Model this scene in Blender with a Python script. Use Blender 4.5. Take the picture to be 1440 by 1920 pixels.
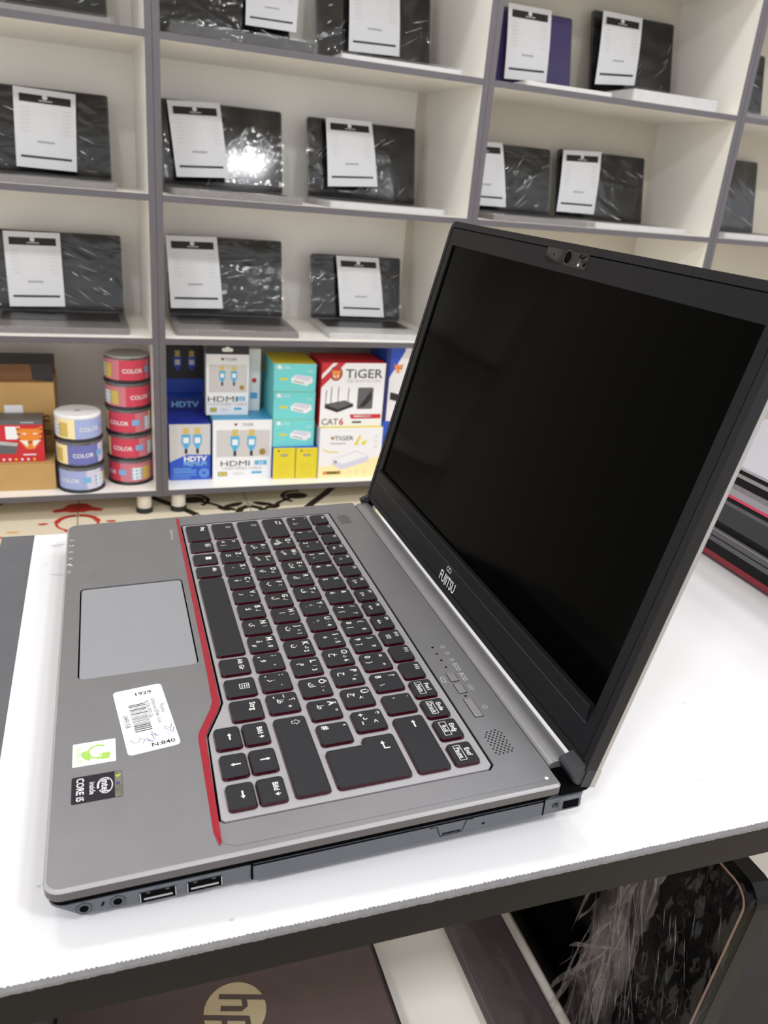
import bpy, math, random
from mathutils import Matrix, Vector
for o in list(bpy.data.objects): bpy.data.objects.remove(o)
random.seed(7)
SC = bpy.context.scene
COL = SC.collection
MM = 0.001
R = math.radians

# ------------------------------------------------------------------ camera
cd = bpy.data.cameras.new('camera'); cam = bpy.data.objects.new('camera', cd); COL.objects.link(cam)
cd.sensor_fit = 'VERTICAL'; cd.sensor_height = 24.0; cd.lens = 1495.84 / 1920 * 24.0
cd.clip_start = 0.01; cd.clip_end = 50
rt = Vector((0.31478904, 0.9453211, 0.08529877)); dn = Vector((0.38980724, -0.0468172, -0.91970564)); fw = Vector((-0.8654237, 0.32276334, -0.38323055))
m = Matrix.Identity(4)
for i in range(3):
    m[i][0] = rt[i]; m[i][1] = -dn[i]; m[i][2] = -fw[i]
m[0][3], m[1][3], m[2][3] = 0.55638397, -0.1557206, 0.27717796
cam.matrix_world = m
cd.dof.use_dof = True; cd.dof.focus_distance = 0.45; cd.dof.aperture_fstop = 13.0
SC.camera = cam

# ------------------------------------------------------------------ view, world, shop lamps
SC.view_settings.view_transform = 'Standard'; SC.view_settings.look = 'None'
SC.view_settings.exposure = 0.26; SC.view_settings.gamma = 1.0; SC.view_settings.use_curve_mapping = False
W = bpy.data.worlds.new('shop_ambient'); SC.world = W; W.use_nodes = True
W.node_tree.nodes['Background'].inputs['Color'].default_value = (0.95, 0.96, 1.0, 1)
W.node_tree.nodes['Background'].inputs['Strength'].default_value = 1.0
CEIL = 2050.0
def lamp(x, y, power, size=300, color=(0.97, 0.98, 1.0)):
    d = bpy.data.lights.new('ceiling_panel_light', 'AREA'); d.shape = 'SQUARE'; d.size = size * MM
    d.energy = power; d.color = color
    o = bpy.data.objects.new('ceiling_panel_light', d); COL.objects.link(o)
    o.location = (x * MM, y * MM, (CEIL - 16) * MM)
LAMPS = [(-800, -700, 9), (-800, 550, 9), (-800, 1800, 9), (1600, -1250, 24), (1600, 1060, 24), (1600, 2400, 20)]
for lx, ly, lp in LAMPS: lamp(lx, ly, lp)

# ------------------------------------------------------------------ materials
MATS = {}
def mat(name, col, rough=0.5, metal=0.0, spec=0.5, noise=0.0, nscale=40, bump=0.0, bscale=200, coat=0.0, rvar=0.0, stretch=None):
    if name in MATS: return MATS[name]
    M_ = bpy.data.materials.new(name); M_.use_nodes = True; MATS[name] = M_
    nt = M_.node_tree; b = nt.nodes['Principled BSDF']
    c = tuple(pow(v / 255, 2.2) for v in col) + (1,)
    b.inputs['Base Color'].default_value = c
    b.inputs['Roughness'].default_value = rough; b.inputs['Metallic'].default_value = metal
    b.inputs['Specular IOR Level'].default_value = spec; b.inputs['Coat Weight'].default_value = coat
    if noise or bump or rvar:
        tc = nt.nodes.new('ShaderNodeTexCoord'); mp = nt.nodes.new('ShaderNodeMapping')
        nt.links.new(tc.outputs['Object'], mp.inputs['Vector'])
        if stretch: mp.inputs['Scale'].default_value = stretch
    if noise:
        n = nt.nodes.new('ShaderNodeTexNoise'); n.inputs['Scale'].default_value = nscale; n.inputs['Detail'].default_value = 5
        nt.links.new(mp.outputs['Vector'], n.inputs['Vector'])
        r = nt.nodes.new('ShaderNodeValToRGB')
        r.color_ramp.elements[0].position = 0.3; r.color_ramp.elements[1].position = 0.7
        r.color_ramp.elements[0].color = tuple(v * (1 - noise) for v in c[:3]) + (1,)
        r.color_ramp.elements[1].color = tuple(min(1, v * (1 + noise)) for v in c[:3]) + (1,)
        nt.links.new(n.outputs['Fac'], r.inputs['Fac']); nt.links.new(r.outputs['Color'], b.inputs['Base Color'])
    if rvar:
        n3 = nt.nodes.new('ShaderNodeTexNoise'); n3.inputs['Scale'].default_value = nscale * 0.5; n3.inputs['Detail'].default_value = 4
        nt.links.new(mp.outputs['Vector'], n3.inputs['Vector'])
        mr = nt.nodes.new('ShaderNodeMapRange'); mr.inputs['To Min'].default_value = max(0.02, rough - rvar); mr.inputs['To Max'].default_value = rough + rvar
        nt.links.new(n3.outputs['Fac'], mr.inputs['Value']); nt.links.new(mr.outputs['Result'], b.inputs['Roughness'])
    if bump:
        n2 = nt.nodes.new('ShaderNodeTexNoise'); n2.inputs['Scale'].default_value = bscale; n2.inputs['Detail'].default_value = 3
        nt.links.new(mp.outputs['Vector'], n2.inputs['Vector'])
        bp = nt.nodes.new('ShaderNodeBump'); bp.inputs['Strength'].default_value = bump; bp.inputs['Distance'].default_value = 0.001
        nt.links.new(n2.outputs['Fac'], bp.inputs['Height']); nt.links.new(bp.outputs['Normal'], b.inputs['Normal'])
    return M_

def film_mat(name, gloss=0.2, tint=(0.9, 0.9, 0.92), scale=(30, 30, 30), strength=0.6, milk=0.03, rough=0.1, rot=(0.5, 0.2, 0.3), lo=0.45, hi=0.75, mm=6):
    """crinkled clear stretch film: mostly see-through, glossy on the crinkles"""
    if name in MATS: return MATS[name]
    M_ = bpy.data.materials.new(name); M_.use_nodes = True; MATS[name] = M_
    nt = M_.node_tree; N = nt.nodes; Lk = nt.links
    N.remove(N['Principled BSDF']); out = N['Material Output']
    tc = N.new('ShaderNodeTexCoord'); mp = N.new('ShaderNodeMapping'); mp.inputs['Scale'].default_value = scale
    mp.inputs['Rotation'].default_value = rot
    Lk.new(tc.outputs['Object'], mp.inputs['Vector'])
    n = N.new('ShaderNodeTexNoise'); n.inputs['Scale'].default_value = 1.0; n.inputs['Detail'].default_value = 4; n.inputs['Distortion'].default_value = 0.8
    Lk.new(mp.outputs['Vector'], n.inputs['Vector'])
    bp = N.new('ShaderNodeBump'); bp.inputs['Strength'].default_value = strength; bp.inputs['Distance'].default_value = 0.012
    Lk.new(n.outputs['Fac'], bp.inputs['Height'])
    tr = N.new('ShaderNodeBsdfTransparent'); tr.inputs['Color'].default_value = (0.97, 0.97, 0.97, 1)
    gl = N.new('ShaderNodeBsdfGlossy'); gl.inputs['Roughness'].default_value = rough; gl.inputs['Color'].default_value = (0.95, 0.95, 0.95, 1)
    Lk.new(bp.outputs['Normal'], gl.inputs['Normal'])
    df = N.new('ShaderNodeBsdfDiffuse'); df.inputs['Color'].default_value = tint + (1,)
    r = N.new('ShaderNodeMapRange'); r.inputs['From Min'].default_value = lo; r.inputs['From Max'].default_value = hi
    r.inputs['To Min'].default_value = milk; r.inputs['To Max'].default_value = milk * mm
    Lk.new(n.outputs['Fac'], r.inputs['Value'])
    m1 = N.new('ShaderNodeMixShader'); Lk.new(r.outputs['Result'], m1.inputs['Fac']); Lk.new(tr.outputs[0], m1.inputs[1]); Lk.new(df.outputs[0], m1.inputs[2])
    m2 = N.new('ShaderNodeMixShader'); m2.inputs['Fac'].default_value = gloss; Lk.new(m1.outputs[0], m2.inputs[1]); Lk.new(gl.outputs[0], m2.inputs[2])
    Lk.new(m2.outputs[0], out.inputs['Surface'])
    return M_

# ------------------------------------------------------------------ mesh helpers (all sizes in millimetres)
_txt = {}
def text2d(s, size=3.0, align='CENTER', bold=0.0, sx=1.0):
    """2-D glyph outlines of a string: verts (centred vertically on the cap height) and faces"""
    key = (s, align, bold)
    if key not in _txt:
        c = bpy.data.curves.new('t', 'FONT'); c.body = s; c.size = 1.0; c.align_x = align; c.resolution_u = 2
        c.offset = bold; c.fill_mode = 'FRONT'
        o = bpy.data.objects.new('t', c); me = bpy.data.meshes.new_from_object(o)
        _txt[key] = ([(v.co.x, v.co.y - 0.36) for v in me.vertices], [tuple(p.vertices) for p in me.polygons])
        bpy.data.objects.remove(o); bpy.data.curves.remove(c); bpy.data.meshes.remove(me)
    v, f = _txt[key]
    k = size / 0.72
    return [(x * k * sx, y * k) for x, y in v], f

def rrect(x0, x1, y0, y1, r, n=4):
    """rounded rectangle outline, counter-clockwise; r number or 4 radii (x0y0, x1y0, x1y1, x0y1)"""
    rs = r if isinstance(r, (tuple, list)) else (r,) * 4
    P = []
    for (cx, cy, a0, rr) in ((x0 + rs[0], y0 + rs[0], 180, rs[0]), (x1 - rs[1], y0 + rs[1], 270, rs[1]), (x1 - rs[2], y1 - rs[2], 0, rs[2]), (x0 + rs[3], y1 - rs[3], 90, rs[3])):
        if rr <= 0.001: P.append((cx, cy)); continue
        for i in range(n + 1):
            a = R(a0 + 90 * i / n); P.append((cx + rr * math.cos(a), cy + rr * math.sin(a)))
    return P
def disc(cx, cy, r, n=24, ry=None):
    return [(cx + r * math.cos(2 * math.pi * i / n), cy + (ry or r) * math.sin(2 * math.pi * i / n)) for i in range(n)]

class Fr:
    """a plane frame: origin, right, up, normal"""
    def __init__(s, o, u, v):
        s.o = Vector(o); s.u = Vector(u).normalized(); s.v = Vector(v).normalized(); s.n = s.u.cross(s.v)
    def p(s, a, b, c=0.0): return tuple(s.o + s.u * a + s.v * b + s.n * c)

class MB:
    def __init__(s): s.v = []; s.f = []; s.m = []; s.mats = []; s.sm = []
    def mi(s, m_):
        if m_ not in s.mats: s.mats.append(m_)
        return s.mats.index(m_)
    def add(s, vs, fs, m_, smooth=False):
        k = len(s.v); i = s.mi(m_); s.v += [tuple(v) for v in vs]
        for f in fs: s.f.append(tuple(k + a for a in f)); s.m.append(i); s.sm.append(smooth)
        return s
    def box(s, x0, x1, y0, y1, z0, z1, m_, top=None, front=None):
        V_ = [(x0, y0, z0), (x1, y0, z0), (x1, y1, z0), (x0, y1, z0), (x0, y0, z1), (x1, y0, z1), (x1, y1, z1), (x0, y1, z1)]
        s.add(V_, [(3, 2, 1, 0), (0, 1, 5, 4), (2, 3, 7, 6), (3, 0, 4, 7)], m_)
        s.add(V_, [(4, 5, 6, 7)], top or m_); s.add(V_, [(1, 2, 6, 5)], front or m_)
        return s
    def loft(s, rings, m_, cap0=True, cap1=True, smooth=False, closed=True, mats=None):
        n = len(rings[0]); V_ = [p for r in rings for p in r]
        for k in range(len(rings) - 1):
            F = []
            for i in range(n if closed else n - 1):
                j = (i + 1) % n; F.append((k * n + i, k * n + j, (k + 1) * n + j, (k + 1) * n + i))
            s.add(V_, F, mats[k] if mats else m_, smooth)
        if cap0: s.add(rings[0], [tuple(range(n - 1, -1, -1))], mats[0] if mats else m_)
        if cap1: s.add(rings[-1], [tuple(range(n))], mats[-1] if mats else m_)
        return s
    def prism(s, out, z0, z1, m_, bev=0.0, cap0=True, side=None):
        """vertical prism of a convex-ish outline; bev rounds the top edge"""
        rings = [[(x, y, z0) for x, y in out]]
        if bev > 0:
            cx = sum(p[0] for p in out) / len(out); cy = sum(p[1] for p in out) / len(out)
            rings.append([(x, y, z1 - bev) for x, y in out])
            for a in (0.5, 1.0):
                d = bev * (1 - math.cos(a * math.pi / 2)); h = bev * math.sin(a * math.pi / 2)
                rings.append([(x, y, z1 - bev + h) for x, y in shrink(out, d)])
        else: rings.append([(x, y, z1) for x, y in out])
        n = len(rings) - 1
        return s.loft(rings, m_, cap0=cap0, mats=([side] * (n - 1) + [m_]) if side else None)
    def cyl(s, c, axis, r0, r1, h, m_, n=24, cap0=True, cap1=True, smooth=True):
        a = Vector(axis).normalized(); u = a.orthogonal().normalized(); w = a.cross(u); c = Vector(c)
        r_ = [[tuple(c + a * t + (u * math.cos(2 * math.pi * i / n) + w * math.sin(2 * math.pi * i / n)) * rr) for i in range(n)] for t, rr in ((0, r0), (h, r1))]
        return s.loft(r_, m_, cap0, cap1, smooth)
    def flat(s, fr, pts, m_, off=0.2):
        return s.add([fr.p(x, y, off) for x, y in pts], [tuple(range(len(pts)))], m_)
    def rect(s, fr, x0, x1, y0, y1, m_, off=0.2, r=0):
        return s.flat(fr, rrect(x0, x1, y0, y1, r) if r else [(x0, y0), (x1, y0), (x1, y1), (x0, y1)], m_, off)
    def ring(s, fr, pts, w, m_, off=0.2):
        a = pts; b = shrink(pts, w); n = len(a)
        return s.add([fr.p(x, y, off) for x, y in a + b], [(i, (i + 1) % n, n + (i + 1) % n, n + i) for i in range(n)], m_)
    def text(s, fr, t, x, y, size, m_, off=0.3, align='CENTER', bold=0.0, rot=0, sx=1.0):
        v, f = text2d(t, size, align, bold, sx); c, q = math.cos(R(rot)), math.sin(R(rot))
        return s.add([fr.p(x + a * c - b * q, y + a * q + b * c, off) for a, b in v], f, m_)
    def line(s, fr, pts, w, m_, off=0.3, closed=False):
        """flat stroke of width w along a polyline"""
        n = len(pts); L_, R_ = [], []
        for i in range(n):
            a = Vector(pts[(i - 1) % n] if (i or closed) else pts[i]); b = Vector(pts[(i + 1) % n] if (i < n - 1 or closed) else pts[i])
            d = (b - a).normalized() if (b - a).length else Vector((1, 0)); p = Vector(pts[i]); nn = Vector((-d.y, d.x)) * (w / 2)
            L_.append(p + nn); R_.append(p - nn)
        V_ = [fr.p(q.x, q.y, off) for q in L_ + R_]
        return s.add(V_, [(n + i, n + (i + 1) % n, (i + 1) % n, i) for i in range(n if closed else n - 1)], m_)
    def build(s, name, parent=None, loc=None, flat=True):
        me = bpy.data.meshes.new(name); me.from_pydata([(x * MM, y * MM, z * MM) for x, y, z in s.v], [], s.f)
        for m_ in s.mats: me.materials.append(m_)
        me.polygons.foreach_set('material_index', s.m); me.polygons.foreach_set('use_smooth', s.sm); me.update()
        o = bpy.data.objects.new(name, me); COL.objects.link(o)
        if parent: o.parent = parent
        if loc: o.location = tuple(c * MM for c in loc)
        return o
def shrink(pts, d):
    """inset an outline (CCW) by d"""
    n = len(pts); out = []
    for i in range(n):
        a = Vector(pts[i - 1]); b = Vector(pts[i]); c = Vector(pts[(i + 1) % n])
        e1 = (b - a); e2 = (c - b)
        if e1.length < 1e-9: e1 = e2
        if e2.length < 1e-9: e2 = e1
        n1 = Vector((-e1.y, e1.x)).normalized(); n2 = Vector((-e2.y, e2.x)).normalized()
        k = n1 + n2; l = 1 + n1.dot(n2)
        k = k / l if l > 0.2 else n1
        out.append((b.x + k.x * d, b.y + k.y * d))
    return out
def plate(name, outer, holes, z0, z1, m_, parent, bev=0.0, side=None):
    """flat plate with holes, filled by a 2-D curve"""
    c = bpy.data.curves.new('p', 'CURVE'); c.dimensions = '2D'; c.fill_mode = 'BOTH'
    if holes is None: holes = []
    for pts in [outer] + holes:
        sp = c.splines.new('POLY'); sp.points.add(len(pts) - 1)
        for i, (x, y) in enumerate(pts): sp.points[i].co = (x * MM, y * MM, 0, 1)
        sp.use_cyclic_u = True
    c.extrude = max(0.0, (z1 - z0) / 2 - bev) * MM
    if bev: c.bevel_depth = bev * MM; c.bevel_resolution = 2; c.offset = -bev * MM
    o = bpy.data.objects.new('p', c); me = bpy.data.meshes.new_from_object(o)
    bpy.data.objects.remove(o); bpy.data.curves.remove(c)
    me.name = name; me.materials.clear(); me.materials.append(m_)
    me.transform(Matrix.Translation((0, 0, (z0 + z1) / 2 * MM)))
    for p in me.polygons: p.material_index = 0
    ob = bpy.data.objects.new(name, me); COL.objects.link(ob)
    if parent: ob.parent = parent
    return ob
def thing(name, label, cat, loc=(0, 0, 0), rot=(0, 0, 0), group=None):
    o = bpy.data.objects.new(name, None); COL.objects.link(o); o.empty_display_size = 0.02
    o.location = tuple(c * MM for c in loc); o.rotation_euler = rot
    return tag(o, label, cat, group)
def tag(o, label, cat, group=None):
    o['label'] = label; o['category'] = cat
    if group: o['group'] = group
    return o
def lab(o, label): o['label'] = label; return o
def struct(o, label=None, cat=None):
    o['kind'] = 'structure'
    if label: o['label'] = label; o['category'] = cat
    return o

XY = Fr((0, 0, 0), (1, 0, 0), (0, 1, 0))
# ------------------------------------------------------------------ the room
white = mat('white_laminate', (242, 238, 230), 0.32, noise=0.02, nscale=6, bump=0.03, bscale=60)
white_top = mat('white_glossy_laminate', (226, 225, 227), 0.16, noise=0.012, nscale=9, spec=0.5, rvar=0.05)
grey_edge = mat('grey_edge_band', (92, 88, 92), 0.45, noise=0.04, nscale=30)
grey_panel = mat('grey_panel_edge', (92, 92, 97), 0.38, noise=0.06, nscale=60, rvar=0.1)
dark_edge = mat('dark_edge_band', (17, 15, 18), 0.45, spec=0.18, noise=0.08, nscale=40, bump=0.05, bscale=90)
cream = mat('cream_tile', (226, 215, 190), 0.16, noise=0.03, nscale=5)
red_print = mat('red_tile_print', (190, 58, 48), 0.2, noise=0.15, nscale=25)
black_print = mat('black_tile_print', (46, 38, 32), 0.2, noise=0.2, nscale=25)
orange_print = mat('orange_tile_print', (226, 170, 100), 0.2)
grout = mat('grout', (150, 140, 122), 0.9)
wallm = mat('wall_paint', (205, 198, 184), 0.8, noise=0.03, nscale=4)
ceilm = mat('ceiling_paint', (225, 224, 220), 0.85, noise=0.02, nscale=4)
FZ = -612.0
b = MB(); b.box(-2000, 2200, -2300, 3300, FZ - 40, FZ - 8, grout)
floor = struct(b.build('floor'), 'cream ceramic tile floor with red and black floral print', 'floor')
b = MB(); b.box(-2010, -1900, -2300, 3300, FZ - 8, CEIL, wallm); struct(b.build('wall_back'), 'plain painted wall behind the white shelving', 'wall')
b = MB(); b.box(-2010, 2200, -2300, 3300, CEIL, CEIL + 60, ceilm); struct(b.build('ceiling'), 'plain white shop ceiling with square light panels', 'ceiling')
T = 457.0
def arc(cx, cy, r, a0, a1, n=14): return [(cx + r * math.cos(R(a0 + (a1 - a0) * i / n)), cy + r * math.sin(R(a0 + (a1 - a0) * i / n))) for i in range(n + 1)]
def petal(cx, cy, l, w, ang, n=12):
    P = []
    for i in range(n):
        t = 2 * math.pi * i / n; x = l * math.cos(t); y = w * math.sin(t) * (1 - 0.35 * math.cos(t)); c, s_ = math.cos(R(ang)), math.sin(R(ang))
        P.append((cx + x * c - y * s_, cy + x * s_ + y * c))
    return P
def tile_mesh(mir):
    """one tile: half of the red flower on one edge, half of the black scroll on the other (local x towards the rack, y along the shelf)"""
    b = MB(); h = T / 2 - 1.0
    b.prism(rrect(-h, h, -h, h, 1.5, 2), -8, 0, cream, bev=0.8)
    q = -1 if mir else 1
    f = Fr((0, 0, 0), (1, 0, 0), (0, 1, 0))
    def fl(pts): return [(x, q * y) for x, y in pts] if q > 0 else [(x, q * y) for x, y in reversed(pts)]
    E0 = -h          # red edge
    def add(pts, m_, off=0.15): b.flat(f, [(min(h, max(-h, x)), y) for x, y in fl([(x, max(-h, min(h, y))) for x, y in pts])], m_, off)
    def stroke(pts, w, m_, off=0.2): b.line(f, fl(pts), w, m_, off)
    # red flower, mirrored about the joint
    add([(-82, E0), (-20, E0), (-18, E0 + 12), (-26, E0 + 30), (-22, E0 + 58), (-38, E0 + 64), (-52, E0 + 38), (-78, E0 + 22)], red_print)
    stroke(arc(52, E0, 50, 178, 95), 15, red_print); stroke(arc(52, E0 + 4, 46, 95, 20), 7, red_print)
    stroke([(96, E0 + 30), (104, E0 + 18), (118, E0 + 2)], 9, red_print)
    add(petal(50, E0 + 82, 7, 13, 0), red_print); add(petal(92, E0 + 150, 6, 16, 0), orange_print); add(petal(118, E0 + 190, 10, 20, 20), red_print)
    stroke(arc(140, E0, 44, 120, 60), 9, red_print); add(petal(170, E0 + 60, 22, 9, 40), red_print); add(petal(-130, E0 + 30, 26, 10, 60), orange_print)
    # black scroll, mirrored about the other joint
    S0 = h
    stroke([(-10, S0 - 2), (6, S0 - 26), (30, S0 - 34), (58, S0 - 28), (84, S0 - 40)], 20, black_print)
    add(petal(70, S0 - 34, 17, 34, 10), black_print); add(petal(-24, S0 - 40, 13, 30, 25), black_print)
    stroke([(18, S0 - 34), (-4, S0 - 70), (-32, S0 - 92), (-60, S0 - 130)], 13, black_print); add(petal(2, S0 - 66, 14, 24, -20), black_print)
    add(disc(-74, S0 - 150, 24, 18, 34), black_print); stroke(arc(-70, S0 - 152, 44, 30, 200), 13, black_print)
    stroke([(34, S0 - 150), (-20, S0 - 190), (-80, S0 - 240), (-150, S0 - 290)], 22, black_print)
    stroke([(80, S0 - 70), (60, S0 - 110), (40, S0 - 150)], 16, black_print); stroke(arc(140, S0 - 60, 50, 40, 260), 14, black_print)
    me = b.build('tile'); return me
tA = tile_mesh(False); tB = tile_mesh(True); nt_ = 0
for i in range(-1, 7):
    for j in range(-4, 6):
        src = tA if j % 2 == 0 else tB
        o = src if (i, j) in ((0, 0), (0, 1)) else src.copy()
        if o is not src: COL.objects.link(o)
        # joint y = -241 carries the red flower: tile j = 0 lies to its right
        o.location = ((-1530 + i * T) * MM, (-241 + T / 2 + j * T) * MM, FZ * MM); o.parent = floor

# ------------------------------------------------------------------ wall shelving (slight yaw against the rack)
YAW = math.atan2(0.02703, 0.99963)
XF, XBK = 0.0, -371.0                       # front and back in the unit frame
ZB = (869, 533, 200, -135, -542)
metal_leg = mat('pale_metal_leg', (214, 205, 190), 0.3, noise=0.1, nscale=30)
black_pl = mat('black_plastic', (28, 27, 28), 0.45)
def shelf_unit(y0, y1, label):
    ox, oy = -1508.6 - 0.02703 * (y0 + 3.9), y0
    t = thing('wall_shelf_unit', label, 'shelf unit', (ox, oy, FZ), (0, 0, YAW), 'shelf units along the back wall')
    w = y1 - y0; g = -FZ
    for k, (a, c) in enumerate(((0.4, 16), (w - 16, w - 0.4))):
        b = MB(); b.box(XBK, XF - 1.5, a, c, g - 559, g + 1200, white); s_ = b.build('side_panel', t)
        b = MB(); b.box(XF - 1.5, XF, a, c, g - 559, g + 1200, grey_edge); b.build('edge_band', s_)
    b = MB(); b.box(XBK - 6, XBK, 0.4, w - 0.4, g - 559, g + 1200, white); b.build('back_panel', t)
    for z in ZB + (1200,):
        b = MB(); b.box(XBK, XF - 1.5, 16.2, w - 16.2, g + z - 15, g + z, white); s_ = b.build('shelf_board', t)
        b = MB(); b.box(XF - 1.5, XF, 16.2, w - 16.2, g + z - 15, g + z, grey_edge); b.build('edge_band', s_)
    for ly in (45, w - 45):
        for lx in (-32, XBK + 40):
            b = MB(); b.cyl((lx, ly, 14), (0, 0, 1), 19, 19, g - 559 - 14, metal_leg); l = b.build('leg', t)
            b = MB(); b.cyl((lx, ly, 0), (0, 0, 1), 22, 21, 14, black_pl); b.build('foot', l)
    return t
shelf_unit(-848, -24, 'white shelf unit holding spindles of discs, left edge of the photo')
shelf_unit(-24, 798, 'white shelf unit with cable and router boxes on its bottom board')
shelf_unit(798, 1614, 'white shelf unit with the purple-screened laptop, above the open laptop')
shelf_unit(1614, 2430, 'white shelf unit at the right edge of the photo')

# ------------------------------------------------------------------ near display rack carrying the laptop
YR = 1000.0
rk = thing('display_rack', 'white topped display rack with dark front edge under the open laptop', 'display rack', (0, 0, FZ))
g = -FZ
b = MB(); b.box(-58, 333.4, -213, YR, g - 19, g, white_top); top = b.build('top_board', rk)
b = MB(); b.box(333.4, 335, -236, YR, g - 19.5, g - 1.0, dark_edge); lab(b.build('edge_band', top), 'dark brown-black front edge of the white top')
# torn, saw-toothed rim of the edge band
b = MB(); rng = random.Random(3); y = -236.0; tooth = mat('torn_edge_grey', (112, 110, 112), 0.6, noise=0.1, nscale=200)
P0 = []
while y < 420:
    d = rng.uniform(1.3, 2.3); P0.append((y, 333.7 - rng.uniform(0.0, 0.4))); P0.append((y + d * 0.5, 333.2 - rng.uniform(0, 0.5))); y += d
V_ = [(x, yy, g + 0.22) for yy, x in P0] + [(335.2, yy, g - 0.3) for yy, x in P0] + [(335.3, yy, g - 1.6 - 0.5 * rng.random()) for yy, x in P0]
n = len(P0)
b.add(V_, [(i, n + i, n + i + 1, i + 1) for i in range(n - 1)] + [(n + i, 2 * n + i, 2 * n + i + 1, n + i + 1) for i in range(n - 1)], tooth)
lab(b.build('torn_edge_strip', top), 'rough saw-toothed grey rim along the front edge')
mk = mat('dirt_mark', (196, 196, 198), 0.5)
fz = Fr((0, 0, g), (1, 0, 0), (0, 1, 0))
for cx, cy, l, w, a in ((-37, -196, 2.2, 5, 10), (12, -194, 1.1, 5, -14), (-6, -202, 0.8, 1.2, 0), (290, -191, .8, .9, 0), (325, -118, .8, 1, 0), (314, 190, .9, 1.4, 0), (240, 168, .7, .8, 0), (300, 130, .6, .7, 0)):
    b = MB(); b.flat(fz, petal(cx, cy, l, w, a), mk, 0.05); b.build('scuff_mark', top)
for ya, yb_ in ((-236, -213.1), (YR + 0.1, YR + 23)):
    b = MB(); b.box(-58, 333.4, ya, yb_, 40, g, grey_panel); sp_ = b.build('side_panel', rk)
for z in (-335, -552):
    b = MB(); b.box(-58, 333.4, -213, YR, g + z - 18, g + z, white); lb = b.build('lower_board', rk)
    b = MB(); b.box(333.4, 335, -213, YR, g + z - 18, g + z, dark_edge); b.build('edge_band', lb)
for lx in (-30, 305):
    for ly in (-225, YR + 11):
        b = MB(); b.cyl((lx, ly, 0), (0, 0, 1), 16, 16, 40, metal_leg); b.build('leg', rk)
# ------------------------------------------------------------------ the open laptop (its own frame: x along the keyboard, y front to back, z 0 at the key tops)
TILT = R(2.25)
lp = thing('open_laptop', 'open grey laptop with black screen, dark keys and red trim on the white rack', 'laptop', (0, 0, 29.05), (TILT, 0, 0))
shell = mat('grey_metal_shell', (131, 130, 133), 0.42, 0.55, noise=0.03, nscale=60, bump=0.02, bscale=1500)
rimm = mat('grey_rim_painted_highlight', (170, 168, 170), 0.3, 0.4, noise=0.02, nscale=60)  # lighter bevel tone, a highlight painted along the rim's top edge
rimside = mat('grey_rim_painted_shade', (86, 81, 81), 0.42, 0.2, noise=0.03, nscale=60)  # same rim, colour darkened to paint shade on its upright side
kframe = mat('keyboard_silver', (166, 164, 168), 0.42, 0.35, noise=0.015, nscale=50)
padm = mat('touchpad_grey', (146, 146, 151), 0.42, 0.1, noise=0.01, nscale=30)
barm = mat('hinge_bar_metal', (146, 145, 148), 0.32, 0.45, noise=0.02, nscale=60, stretch=(0.1, 1, 1))
body = mat('lower_body_grey', (84, 87, 92), 0.45, 0.1, noise=0.04, nscale=90)
gapm = mat('dark_gap', (8, 8, 10), 0.8, spec=0.06)
keym = mat('key_charcoal', (34, 34, 39), 0.5, spec=0.35, noise=0.03, nscale=60, bump=0.04, bscale=900)
keyred = mat('key_skirt_dark_red', (56, 8, 20), 0.18, spec=0.7)
redm = mat('red_trim', (156, 22, 46), 0.24, 0.15, spec=0.6, noise=0.05, nscale=90)
printw = mat('white_print', (226, 224, 218), 0.6)
greyprint = mat('grey_print', (196, 196, 198), 0.6)
bez = mat('bezel_black', (23, 22, 25), 0.5, spec=0.24, noise=0.03, nscale=120, bump=0.03, bscale=1500)
bez2 = mat('bezel_rim_black', (24, 23, 26), 0.5, spec=0.3)
scr = mat('screen_black', (4, 5, 4), 0.09, spec=0.035)
lidm = mat('lid_silver', (168, 166, 166), 0.35, 0.5)
gloss = mat('glossy_black', (10, 10, 11), 0.05)

OUT = rrect(-29.7, 313.6, -187.6, 34.6, (8, 7, 2.5, 2.5), 5)
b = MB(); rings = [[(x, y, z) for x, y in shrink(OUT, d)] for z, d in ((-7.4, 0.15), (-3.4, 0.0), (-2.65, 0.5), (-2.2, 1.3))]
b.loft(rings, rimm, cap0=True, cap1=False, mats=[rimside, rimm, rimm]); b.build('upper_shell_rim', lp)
KH = [(-11.5, 9.4), (-11.5, -105.6), (-9.5, -107), (213.5, -107.4), (219, -109.4), (236, -117.0), (239, -117.9), (294.0, -119.4), (296.2, -117.2), (296.2, 6.2), (293.2, 9.2)]
KH = KH[::-1]
PADH = rrect(73.4, 175.0, -177.2, -114.0, 3.2, 5)
# orientation: counter-clockwise outlines
def area(p): return sum(p[i - 1][0] * p[i][1] - p[i][0] * p[i - 1][1] for i in range(len(p))) / 2
if area(KH) < 0: KH = KH[::-1]
plate('palm_rest', shrink(OUT, 1.3), [PADH, KH], -3.2, -2.2, shell, lp)
SUR = [(-27.5, -107.2), (184, -107.6), (213.4, -107.6), (220, -109.6), (237, -117.4), (303.5, -119.8), (307.0, -118.5), (309.2, -114.5), (309.2, 29.5), (306.8, 32.4), (-25.5, 32.4), (-27.5, 30.4)]
plate('keyboard_surround', SUR, [KH], -2.3, -2.02, shell, lp)
b = MB(); b.prism(KH, -4.4, -3.5, gapm); b.build('keyboard_well', lp)
KF = shrink(KH, 1.15)
b = MB(); b.prism(KF, -3.5, -2.05, kframe, bev=0.3); b.build('keyboard_frame', lp)
b = MB(); b.prism(PADH, -4.4, -3.6, gapm); b.build('touchpad_well', lp)
b = MB(); b.prism(shrink(PADH, 0.75), -3.6, -2.7, padm, bev=0.25); lab(b.build('touchpad', lp), 'plain light grey touchpad')
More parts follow.
